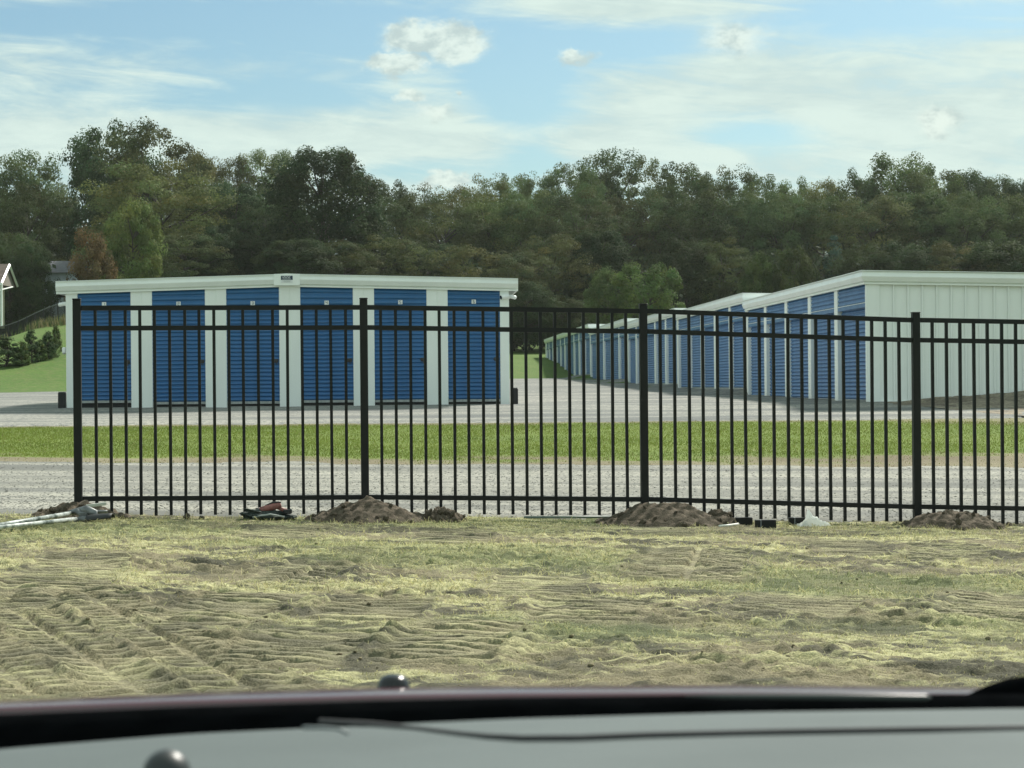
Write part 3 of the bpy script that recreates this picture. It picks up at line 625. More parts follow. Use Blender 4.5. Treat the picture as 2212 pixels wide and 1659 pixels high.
# ---- right-hand row of long buildings
secs = [(41.6, 56.7, .70, 5), (56.8, 71.7, .92, 5), (71.8, 88.6, 1.06, 5), (88.7, 107.7, 1.25, 5), (107.8, 145, 1.57, 10)]
slabels = ['nearest right storage building with white ribbed end wall and blue doors', 'second storage building of the right row, stepping up behind the nearest one', 'third storage building of the right row, half hidden behind the fence post', 'fourth storage building of the right row, far down the gravel yard', 'farthest storage building at the end of the right row']
H_ = 2.37; slatcache = {}
for si, (ya, yb, zb, nu) in enumerate(secs):
    k_ = 1 / math.cos(BR); L = (yb - ya) * k_
    e = empty('storage_building', (row_x(ya), ya, zb), BR); tag(e, slabels[si], 'building', 'white and blue buildings of the right row')
    WD = 9.2; dip = -.0205
    MB().add([(.12, .06, -.3), (WD, .06, -.3), (WD, L - .02, -.3), (.12, L - .02, -.3), (.12, .06, H_ + .2), (WD, .06, H_ + .2 + dip * WD), (WD, L - .02, H_ + .2 + dip * WD), (.12, L - .02, H_ + .2)],
             [(0, 3, 2, 1), (4, 5, 6, 7), (0, 1, 5, 4), (1, 2, 6, 5), (2, 3, 7, 6), (3, 0, 4, 7)]).build('wall_core', WHITE, e)
    MB().box(-.02, WD + .02, -.02, L + .02, -.5, .012).build('slab', CONC, e)
    MB().add([(-.135, -.135, H_ + .262), (WD + .1, -.135, H_ + .262 + dip * WD), (WD + .1, L, H_ + .262 + dip * WD), (-.135, L, H_ + .262), (-.135, -.135, H_ + .277), (WD + .1, -.135, H_ + .277 + dip * WD), (WD + .1, L, H_ + .277 + dip * WD), (-.135, L, H_ + .277)],
             [(0, 3, 2, 1), (4, 5, 6, 7), (0, 1, 5, 4), (1, 2, 6, 5), (2, 3, 7, 6), (3, 0, 4, 7)]).build('roof', ROOF, e)
    MB().sweep(FASC, [(-.018, L - .002, H_), (-.018, -.018, H_), (WD, -.018, H_ + dip * WD)]).build('fascia', WHITE2, e)
    up = L / nu; cw = .34
    for c in range(nu + 1):
        y0 = c * up - cw / 2; y1 = y0 + cw
        if c == 0: y0, y1 = 0.0, .10
        if c == nu: y0, y1 = L - .22, L - .01
        if si == 4 and c == nu: y0 = L - 1.2
        MB().box(-.014, .118, y0, y1, -.03, H_ + .03, .006).build('column', WHITE, e)
    for c in range(nu):
        y0 = c * up + (cw / 2 if c else .10); y1 = (c + 1) * up - (cw / 2 if c < nu - 1 else (.22 if si < 4 else 1.2)); w = y1 - y0
        door = empty('door'); door.parent = e; door.location = (.098, y0, 0)
        MB().box(.006, .016, 0, w, 0, 2.2).build('backing', DARK, door)
        key = round(w, 3)
        if si < 2:
            if key not in slatcache: slatcache[key] = slat_mesh('slat', w, .0845, BLUE, .02, 'y')
            for s in range(24): link('slat', slatcache[key], door, (0, 0, .05 + s * .0845))
        else: link('curtain', corr_mesh('curtain', w, 24 * .0845, 24, BLUE, .02, 'y'), door, (0, 0, .05))
        MB().box(-.03, 0, .004, w - .004, .002, .048, .004).build('bottom_bar', GALV, door)
        hd = link('header', corr_mesh('header', w, H_ - 2.0, 4, BLUE_H, .02, 'y'), e, (.03, y0, 2.0))
        MB().box(-.03, .0, 0, w, -.085, -.002, .004).build('header_lip', BLUE_H, hd); MB().box(-.034, -.0305, .02, w - .02, .0, .012).build('flashing', WHITE2, hd)
    if si == 0:
        ew = empty('end_wall'); ew.parent = e
        PN = MB().box(.006, .284, 0, .03, -.02, H_ + .02).me('wall_panel', WHITE)
        RB = MB().add([(0, .03, 0), (.012, .0, 0), (.034, 0, 0), (.046, .03, 0), (0, .03, 1), (.012, 0, 1), (.034, 0, 1), (.046, .03, 1)], [(0, 1, 5, 4), (1, 2, 6, 5), (2, 3, 7, 6)]).me('rib', WHITE)
        for q in range(30):
            x = .26 + q * .292; top = H_ + dip * x + .02
            o = link('wall_panel', PN, ew, (x, .025, 0)); o.scale = (1, 1, top / (H_ + .02))
            o = link('rib', RB, ew, (x + .265, -.014, -.03)); o.scale = (1, 1, top + .03)
        MB().box(.0, .26, -.012, .058, -.03, H_ + .005, .006).build('corner_trim', WHITE, ew)
        MB().box(.265, 9.1, -.006, .02, -.035, .03).build('base_trim', WHITE2, ew)
# bare earth bank along the white end wall
bx = empty  # (kept simple: one heap of earth)
xs2 = np.arange(7.5, 18.5, .08); ys2 = np.arange(36.2, 41.95, .08)
def zbank(x, y):
    prof = sst(36.4, 41.2, y - .35 * np.sin(x)) * sst(7.7, 8.9, x + fbm(x, y, 3, 44) * 1.2)
    return gz(x, y) + .03 + prof * (.10 + .09 * sst(9.4, 10.6, x)) * sst(39.0, 41.3, y) + fbm(x * 2.5, y * 2.5, 4, 46) * .10 * prof
def bank0(x): return 36.7 + fbm(x * .8, x * 0, 3, 47) * 1.4 + np.clip(9.4 - x, 0, 2) * 2.3
ragged(xs2, ys2, zbank, bank0, lambda x: 41.66 + AX * (x - RX0) + 0 * x, ground_mat('bank_earth', (.15, .125, .095), (.29, .255, .19), (.12, .10, .08), .8, 4, 20, .9, .05, stretch=(.4, 1.3, 1)), 'earth_bank', .0)

# ------------------------------------------------------------------ dirt mounds and things lying along the fence
def mound(px, half, py_top, py_base, dy, label, seed, sy=.45, lumps=14):
    X = at(px, 829, fence_y(0) - dy).x
    for _ in range(4): Y = fence_y(X) - dy; X = at(px, 829, Y).x
    g = gzs(X, Y); h = at(px, py_top, Y).z - g; rx = half * Y / F; k = 70
    u = np.linspace(-1.25, 1.25, k); UU, VV = np.meshgrid(u, u); r = np.sqrt(UU ** 2 + VV ** 2) * (1 + fbm(UU * 2 + seed, VV * 2, 3, seed) * .55)
    zz = h * (1 - sst(.0, 1.05, r)) ** .85 * (1 + fbm(UU * 1.5 + 9, VV * 1.5, 3, seed + 5) * .5) + (fbm(UU * 5, VV * 5, 4, seed + 8, .6) * .09 + fbm(UU * 14, VV * 14, 3, seed + 9, .6) * .05) * (1 - sst(.75, 1.15, r)) - .05 * sst(.85, 1.25, r)
    vv = np.stack([UU.ravel() * rx, VV.ravel() * sy, zz.ravel()], 1); id_ = np.arange(k * k).reshape(k, k)
    q = np.stack([id_[:-1, :-1].ravel(), id_[:-1, 1:].ravel(), id_[1:, 1:].ravel(), id_[1:, :-1].ravel()], 1)
    q = q[(r.ravel()[q] < 1.2).any(1)]
    e = empty('dirt_mound', (X, Y, g)); tag(e, label, 'dirt mound', 'mounds of dug soil along the fence')
    link('heap', fastmesh('heap', vv, 4, PILE, faces=q, smooth=True), e)
    rr = random.Random(seed)
    for c in range(lumps):
        a = rr.uniform(0, 6.28); q_ = rr.uniform(.35, 1.1); cx, cy = math.cos(a) * q_, -abs(math.sin(a)) * q_
        iu = int((cx + 1.25) / 2.5 * (k - 1)); iv = int((cy + 1.25) / 2.5 * (k - 1)); s = rr.uniform(.012, .034)
        o = link('clod', CLODS[c % 4], e, (cx * rx, cy * sy, max(0, zz[iv, iu]) + s * .3), (rr.random() * 6, rr.random() * 6, rr.random() * 6)); o.scale = (s * rr.uniform(.8, 1.6), s, s * .8)
    return e
def lump_mesh(name, seed, m, sub=2):
    import bmesh
    b = bmesh.new(); bmesh.ops.create_icosphere(b, subdivisions=sub, radius=1); rr = random.Random(seed)
    ph = [rr.uniform(0, 6) for _ in range(6)]
    for v in b.verts:
        c = v.co; v.co = c * (1 + .22 * math.sin(3 * c.x + ph[0]) * math.sin(3 * c.y + ph[1]) + .16 * math.sin(5 * c.z + ph[2] + 2 * c.x) + rr.uniform(-.07, .07))
    me = bpy.data.meshes.new(name); b.to_mesh(me); b.free(); me.materials.append(m); return me
CLODS = [lump_mesh('clod', s, CLOD) for s in range(4)]
mound(165, 118, 1086, 1128, .02, 'low dark dirt mound at the left end post under the post hole digger', 3, .38, 16)
mound(792, 140, 1072, 1132, .14, 'largest brown dirt mound at the second fence post', 12, .46, 22)
mound(1432, 150, 1086, 1134, .16, 'brown dirt mound at the third fence post', 21, .44, 18)
mound(2050, 125, 1099, 1150, .16, 'brown dirt mound at the fourth fence post, right of the plastic bag', 35, .44, 16)
mound(950, 55, 1098, 1126, .16, 'small crumbly spill of clods right of the largest mound', 41, .22, 18)
mound(1545, 45, 1100, 1132, .10, 'small heap of soil leaning on the right flank of the third mound', 47, .2, 8)
def lay(px, py, Y=None):
    x, y = gpos(px, py) if Y is None else (at(px, py, Y).x, Y)
    return Vector((x, y, gzs(x, y)))
# post hole digger
DIG_Y = 17.05
base = at(205, 1118, DIG_Y); e = empty('post_hole_digger', (base.x, DIG_Y, gzs(base.x, DIG_Y))); tag(e, 'post hole digger with two worn white handles lying on the left mound', 'tool')
o0 = Vector(e.location)
HANDLE = mat('worn_white_handle', (.60, .64, .60), .5, col2=(.06, .09, .075), vscale=9, detail=6)
STEEL = mat('dull_steel', (.17, .18, .18), .5, .5, var=.3, vscale=12)
RUBBER = mat('dark_rubber', (.022, .024, .024), .6)
def rel(px, py, Y): return at(px, py, Y) - o0
def lerp(a, b, t): return a * (1 - t) + b * t
a0, a1 = rel(-30, 1139, 15.45), rel(157, 1108, 17.1); MB().tube([lerp(a0, a1, t) for t in (0, .5, 1)], .0175, 10).build('handle', HANDLE, e, True)
a0, a1 = rel(-30, 1142, 15.3), rel(164, 1121, 16.9); MB().tube([lerp(a0, a1, t) for t in (0, .5, 1)], .0165, 10).build('handle', HANDLE, e, True)
hd = MB(); hd.tube([rel(150, 1108, 17.08), rel(170, 1104, 17.05), rel(186, 1101, 17.0), rel(205, 1108, 17.0), rel(206, 1122, 16.98)], [.022, .03, .038, .03, .02], 10)
hd.tube([rel(156, 1125, 16.96), rel(178, 1122, 16.95), rel(200, 1121, 16.95)], [.02, .032, .024], 10); hd.tube([rel(165, 1102, 17.0), rel(185, 1122, 16.97)], .022, 8); hd.build('hinge_head', STEEL, e, True)
def shell(p0, p1, rad, arc, name, m_, up):
    v = []; f = []; p0 = Vector(p0); p1 = Vector(p1); t = (p1 - p0).normalized(); s_ = t.cross(Vector((0, 0, 1))).normalized(); u_ = s_.cross(t); K = 9; J = 7
    for j in range(J):
        q = j / (J - 1); c = lerp(p0, p1, q); rj = rad * (1 - .35 * q ** 3)
        for i in range(K):
            a = (i / (K - 1) - .5) * arc; v.append(c + s_ * math.sin(a) * rj + u_ * up * (math.cos(a) - .55) * rj)
    for j in range(J - 1):
        for i in range(K - 1): f.append((j * K + i, j * K + i + 1, (j + 1) * K + i + 1, (j + 1) * K + i))
    o = link(name, mesh(name, v, f, m_, True), e); md = o.modifiers.new('thick', 'SOLIDIFY'); md.thickness = .005; return o
shell(rel(190, 1120, 16.95), rel(244, 1114, 16.9), .065, 2.6, 'blade', RUBBER, 1)
shell(rel(186, 1106, 17.1), rel(232, 1104, 17.15), .06, 2.4, 'blade', STEEL, -1)
MB().box(-.035, .035, -.02, .02, -.02, .025, .008).build('pivot_block', STEEL, e, loc=rel(180, 1112, 16.98))
# pale stake and stone on the mound
s0, s1 = at(186, 1093.5, 17.35), at(229, 1088, 17.4); e = empty('wooden_stake', (s0 + s1) / 2); tag(e, 'pale grey wooden stake resting on the left mound behind the digger', 'stake')
L_ = (s1 - s0).length; m_ = MB().box(-L_ / 2, L_ / 2, -.012, .012, -.013, .013, .003).build('shaft', mat('weathered_wood', (.50, .52, .46), .8, var=.15, vscale=12, stretch=(.2, 1, 1)), e)
e.rotation_euler = (s1 - s0).to_track_quat('X', 'Z').to_euler()
p = at(182, 1089, 17.6); o = link('stone', lump_mesh('stone', 31, mat('brown_stone', (.20, .15, .11), .8, var=.2, vscale=20, bump=.4, bscale=60)), None, p); o.scale = (.042, .04, .034); tag(o, 'rounded brown stone on top of the left mound beside the end post', 'stone')
# tool roll with a red power tool
p = lay(575, 1111, 17.75); e = empty('tool_bag', p); tag(e, 'flattened dark green canvas bag on the ground behind the first fence panel', 'bag')
m_ = lump_mesh('canvas', 51, mat('dark_canvas', (.04, .055, .048), .85, var=.35, vscale=14, bump=.4, bscale=30), 4); o = link('canvas', m_, e, (0, .02, .03)); o.scale = (.215, .14, .05)
o = link('fold', m_, e, (-.08, -.03, .07), (0, .2, .5)); o.scale = (.09, .07, .022)
MB().tube([(-.1, -.13, .03), (.05, -.14, .055), (.17, -.12, .03)], .008, 8).build('strap', mat('pale_strap', (.35, .38, .35), .8), e, True)
e = empty('power_tool', p + Vector((.06, -.03, .10))); tag(e, 'red and black power tool lying on the dark green bag', 'tool')
RED = mat('faded_red_plastic', (.26, .105, .09), .6, var=.2, vscale=25)
MB().tube([(-.115, 0, -.012), (-.09, 0, -.01), (.0, 0, .012), (.07, 0, .03)], [.018, .026, .03, .024], 12).build('motor_body', RED, e, True)
MB().tube([(-.145, 0, -.018), (-.11, 0, -.012)], .02, 12).build('chuck', PLASTIC_BLACK, e, True)
MB().tube([(.02, .01, .02), (.075, .02, -.01), (.115, .03, -.028)], [.02, .018, .02], 10).build('grip', RED, e, True)
MB().box(.09, .16, -.01, .07, -.05, -.012, .006).build('battery', PLASTIC_BLACK, e)
MB().tube([(-.06, 0, .02), (0, 0, .048), (.07, -.01, .052)], .009, 8).build('top_handle', PLASTIC_BLACK, e, True)
for q, (px, s, lab) in enumerate([(404, .03, 'dark soil clod under the first fence panel, larger of two'), (436, .02, 'dark soil clod under the first fence panel, smaller of two')]):
    p = lay(px, 1113, 17.7); o = link('soil_clod', CLODS[q], None, p + Vector((0, 0, s * .5))); o.scale = (s * 1.2, s, s); tag(o, lab, 'clod')
# post offcuts
for (x0, x1, y0, y1, strip), lab in zip([(1590, 1626, 1118, 1135, None), (1633, 1677, 1123.5, 1141.5, .23), (1705, 1743, 1118.5, 1136, .3)],
                    ['short black post offcut without a grey band, nearest the third mound', 'short black post offcut in the middle of the three, with a grey band', 'short black post offcut with a grey band, half behind the plastic bag']):
    c = lay((x0 + x1) / 2, y1); Y = c.y; w = (x1 - x0) * Y / F; h = (y1 - y0) * Y / F
    e = empty('post_offcut', c, random.uniform(-.05, .05)); tag(e, lab, 'post offcut', 'black post offcuts lying by the fence')
    MB().box(-w / 2, w / 2, 0, h, -.004, h, .003).build('tube', BLACK, e)
    if strip: MB().box(-w / 2 + strip * w, -w / 2 + strip * w + .006, -.0015, h + .001, -.003, h + .0015).build('band', mat('grey_tape', (.25, .27, .28), .6), e)
# white stick and plastic bag
a0, a1 = lay(1554, 1141), lay(1595, 1138.5); e = empty('white_stick', a0 + (a1 - a0) / 2); tag(e, 'short white plastic strip lying flat in front of the post offcuts', 'strip')
v0 = (a0 - a1) / 2 + Vector((0, 0, .018)); v1 = (a1 - a0) / 2 + Vector((0, 0, .026))
MB().tube([v0, lerp(v0, v1, .5) + Vector((0, 0, -.003)), v1], .0105, 8).build('strip', mat('white_plastic', (.80, .80, .72), .4), e, True)
c = lay(1760, 1139); kx, ky = 26, 16; v = []; rr = random.Random(4)
for j_ in range(ky):
    for i_ in range(kx):
        u = i_ / (kx - 1); w = j_ / (ky - 1)
        prof = np.interp(u, [0, .12, .28, .36, .5, .75, 1], [.008, .012, .045, .118, .075, .035, .006]) * math.sin(math.pi * (.12 + .76 * w)) ** .6
        z = prof * (1 + .28 * math.sin(u * 31 + w * 9) * math.sin(w * 14 + u * 7)) + .007 * math.sin(u * 60 + w * 20)
        if 0 in (i_, j_) or i_ == kx - 1 or j_ == ky - 1: z = -.004
        v.append(((u - .5) * .285 + .012 * math.sin(w * 9), (w - .5) * .17 * (1 - .6 * u) + .02 * math.sin(u * 7), z))
f = [(j_ * kx + i_, j_ * kx + i_ + 1, (j_ + 1) * kx + i_ + 1, (j_ + 1) * kx + i_) for j_ in range(ky - 1) for i_ in range(kx - 1)]
BAG = mat('white_bag_film', (.90, .92, .90), .5)
_t = BAG.node_tree; _tr = _t.nodes.new('ShaderNodeBsdfTranslucent'); _tr.inputs[0].default_value = (.92, .94, .92, 1); _mx = _t.nodes.new('ShaderNodeMixShader'); _mx.inputs[0].default_value = .6
_t.links.new(_t.nodes['Principled BSDF'].outputs[0], _mx.inputs[1]); _t.links.new(_tr.outputs[0], _mx.inputs[2]); _t.links.new(_mx.outputs[0], _t.nodes['Material Output'].inputs[0])
o = link('plastic_bag', mesh('plastic_bag', v, f, BAG), None, c + Vector((0, .06, .012))); tag(o, 'crumpled white plastic bag standing in a peak by the fence', 'bag')
a0, a1 = lay(1132, 1117, 18.05), lay(1335, 1117.5, 18.2); e = empty('metal_rod', lerp(a0, a1, .5)); tag(e, 'thin grey green rod lying on the ground left of the third mound', 'rod')
MB().tube([(a0 - a1) / 2 + Vector((0, 0, .035)), (a1 - a0) / 2 + Vector((0, 0, .04))], .011, 8).build('shaft', mat('green_rod', (.16, .20, .17), .5), e, True)

# ------------------------------------------------------------------ trees
def leaf_cloud(cent, size, rg, col, elong=.6, out=None):
    k = len(cent); nrm = rg.normal(size=(k, 3)) * (1 if out is None else .55); nrm[:, 2] += .35
    if out is not None: nrm += out * 1.1
    nrm /= np.linalg.norm(nrm, axis=1)[:, None]
    a = np.cross(nrm, rg.normal(size=(k, 3))); a /= np.linalg.norm(a, axis=1)[:, None]; b = np.cross(nrm, a)
    s = (size * rg.uniform(.6, 1.4, k))[:, None]
    vv = np.stack([cent - a * s, cent - b * s * elong, cent + a * s, cent + b * s * elong], 1).reshape(-1, 3)
    return vv, np.repeat(col, 4, 0)
def tube_np(mb, pts, rads): mb.tube(pts, rads, 6, False)
def make_tree(name, seed, H, Rr, prof, zlo, ncl, per, leaf, clr, base, flat=.75, hollow=.35, jit=.25, shell_=.75):
    rg = np.random.default_rng(seed); rr = random.Random(seed)
    C = []; 
    while len(C) < ncl:
        t = rg.random(); re = np.interp(t, *prof) * Rr
        if rg.random() > (re / Rr) ** 1.1 + .08: continue
        q = math.sqrt(hollow ** 2 + (1 - hollow ** 2) * rg.random()); a = rg.random() * 6.2832
        lob = 1 + jit * (fbm(np.array([math.cos(a) * 1.3 + seed]), np.array([math.sin(a) * 1.3 + t * 2]), 3, seed)[0] * 2)
        C.append((math.cos(a) * re * q * lob, math.sin(a) * re * q * lob, zlo + (H - zlo) * t * (.97 + .03 * rg.random())))
    C = np.array(C); cr = clr * rg.uniform(.65, 1.35, ncl)
    dv = rg.normal(size=(ncl, per, 3)); dv /= np.linalg.norm(dv, axis=2)[..., None]; dv[..., 2] *= flat
    rad = rg.random((ncl, per, 1)) ** (1 / 3) * (1 - shell_ * .3) + shell_ * .3
    P = C[:, None, :] + dv * rad * cr[:, None, None]; P[..., 2] -= .12 * (dv[..., 0] ** 2 + dv[..., 1] ** 2) * cr[:, None]
    cb = rg.uniform(.68, 1.32, (ncl, 1, 1)); hue = rg.normal(0, .09, (ncl, 1, 1)); lb_ = rg.uniform(.86, 1.14, (ncl, per, 1))
    col = np.array(base)[None, None] * cb * lb_ * np.concatenate([1 + hue, np.ones_like(hue), 1 - .5 * hue], 2)
    cen = np.array([0, 0, zlo + (H - zlo) * .4]); od = P - cen; od /= np.linalg.norm(od, axis=2)[..., None]; od = dv * .75 + od * .5
    vv, cc_ = leaf_cloud(P.reshape(-1, 3), leaf * .86, rg, col.reshape(-1, 3), out=od.reshape(-1, 3))
    crown = fastmesh(name + '_crown', vv, 4, LEAF, col=np.clip(cc_, .004, 1))
    mb = MB(); lean = Vector((rr.uniform(-.3, .3), rr.uniform(-.3, .3), 0)); top = zlo + (H - zlo) * .72; tr = H * .017
    pts = [Vector((0, 0, -1.0))] + [Vector((0, 0, 0)) + lean * (q ** 2) + Vector((rr.uniform(-.1, .1), rr.uniform(-.1, .1), top * q)) for q in (0, .25, .5, .75, 1)]
    mb.tube(pts, [tr * 1.5, tr * 1.25, tr, tr * .8, tr * .55, tr * .2], 8, False)
    for c in rr.sample(range(ncl), min(ncl, 26)):
        tgt = Vector(C[c]); z0 = max(zlo * .55, min(top * .92, tgt.z - rr.uniform(.18, .4) * (H - zlo) * .6 - .3)); p0 = Vector((0, 0, z0)) + lean * (z0 / top) ** 2
        mid = p0.lerp(tgt, .5) + Vector((0, 0, -.06 * (tgt - p0).length)); mb.tube([p0, mid, tgt], [tr * .5, tr * .32, tr * .1], 5, False)
    return crown, mb.me(name + '_trunk', BARK, True), H, Rr
RND = ([0, .12, .35, .6, .8, .92, 1], [.45, .85, 1, 1, .88, .68, .35])
LOC = ([0, .1, .3, .55, .75, .9, 1], [.6, .9, 1, 1, .9, .7, .35])
CON = ([0, .08, .3, .6, .85, 1], [.55, .95, .9, .65, .35, .05])
TALL = ([0, .15, .4, .65, .85, 1], [.5, .85, 1, .97, .8, .4])
K_ = {}
def reg(kind, *a, **k): K_.setdefault(kind, []).append(make_tree(kind, *a, **k))
reg('oak', 1, 17, 6.0, RND, 2.0, 300, 230, .15, 1.15, (.064, .100, .036), .8, .6, .15)
reg('oak', 2, 17, 6.0, TALL, 2.5, 220, 210, .15, 1.25, (.070, .106, .038), .75, .5, .35)
reg('oak', 8, 16, 6.2, RND, 2.0, 230, 210, .15, 1.2, (.076, .112, .038), .7, .5, .4)
reg('locust', 3, 16, 6.2, LOC, 2.0, 190, 230, .13, 1.35, (.098, .124, .044), .48, .45, .5)
reg('locust', 4, 16, 6.0, TALL, 1.5, 190, 230, .13, 1.3, (.086, .122, .042), .5, .4, .55)
reg('locust', 9, 16, 6.4, LOC, 2.0, 180, 230, .13, 1.4, (.108, .120, .044), .45, .45, .6)
reg('open', 5, 17, 6.0, TALL, 4.0, 150, 150, .14, 1.0, (.105, .14, .056), .6, .4, .6)
reg('open', 10, 17, 6.0, LOC, 5.0, 125, 150, .14, .95, (.108, .138, .058), .6, .5, .6)
reg('maple', 6, 10, 4.2, RND, 1.0, 150, 140, .14, .8, (.125, .18, .045), .8, .5)
reg('maple', 11, 10, 4.0, TALL, 1.0, 150, 140, .14, .8, (.11, .155, .05), .8, .5)
reg('ornamental', 7, 8, 2.6, ([0, .2, .5, .8, 1], [.5, .95, 1, .7, .25]), .8, 110, 110, .11, .6, (.22, .155, .07), 1.1, .45)
reg('spruce', 12, 12, 2.6, CON, .6, 130, 110, .12, .6, (.06, .10, .068), .6, .4)
reg('arborvitae', 13, 2.4, .62, ([0, .15, .5, .8, 1], [.8, 1, .85, .5, .1]), .05, 60, 90, .05, .17, (.06, .10, .042), 1.2, .6)
def place(kind, px, top, Y, half, label, cat='tree', tint=(1, 1, 1), group=None, name=None, pick=None):
    pr = K_[kind][(pick if pick is not None else int(px * 7 + Y)) % len(K_[kind])]; cr, tk, H, Rr = pr
    p = at(px, top, Y); g = gzs(p.x, Y)
    e = empty(name or {'oak': 'oak_tree', 'locust': 'locust_tree', 'open': 'sparse_tree', 'maple': 'young_tree', 'ornamental': 'ornamental_tree', 'spruce': 'conifer', 'arborvitae': 'hedge_shrub'}[kind], (p.x, Y, g), (px * 1.7 + Y) % 6.28)
    s = half * Y / F / Rr; e.scale = (s, s, max(.15, (p.z - g) / H)); tag(e, label, cat, group)
    a = link('crown', cr, e); a.color = (*tint, 1); link('trunk', tk, e)
    return e
# where along the picture: phrases naming a findable thing below each tree
ANC = [(-30, 'at the left edge above the cream house'), (45, 'just right of the cream house'), (105, 'between the cream house and the left storage building'), (165, 'above the left corner of the left storage building'), (230, 'above the first blue door'), (310, 'between first and second blue doors'), (388, 'above the second blue door'), (468, 'between second and third blue doors'), (548, 'above the third blue door'), (628, 'above the roof sign'), (708, 'above the fourth blue door'),
       (788, 'above the second fence post'), (866, 'above the fifth blue door'), (945, 'between fifth and sixth blue doors'), (1022, 'above the sixth blue door'), (1090, 'above the right corner of the left storage building'), (1150, 'above the grass gap between the buildings'), (1215, 'above the farthest storage building'), (1275, 'above the fourth right-hand building'), (1335, 'just left of the third fence post'), (1395, 'above the third fence post'),
       (1460, 'just right of the third fence post'), (1530, 'above the second right-hand building'), (1610, 'above the roof step of the nearest right building'), (1680, 'above the far doors of the nearest right building'), (1750, 'above the middle doors of the nearest right building'), (1820, 'above the near doors of the nearest right building'), (1890, 'above the corner of the white end wall'), (1960, 'just left of the fourth fence post'), (2030, 'just right of the fourth fence post'), (2100, 'above the right part of the white end wall'), (2180, 'at the right edge of the picture')]
used_l = {}
def lab(kind, px, row):
    look = {'oak': 'dark green dense tree', 'locust': 'olive brown feathery tree', 'open': 'thin-crowned see-through tree', 'maple': 'rounded lighter green tree', 'ornamental': 'rusty orange small tree', 'spruce': 'dark pointed conifer'}[kind]
    for _, ph in sorted(ANC, key=lambda a: abs(a[0] - px)):
        s = f'{look} {row}, {ph}'
        if s not in used_l: used_l[s] = 1; return s
ROW = {'s': 'on skyline', 'm': 'mid-wood', 'f': 'in front row'}
GRP = {'s': 'trees along the skyline', 'm': 'trees in the middle of the wood', 'f': "trees at the wood's front edge"}
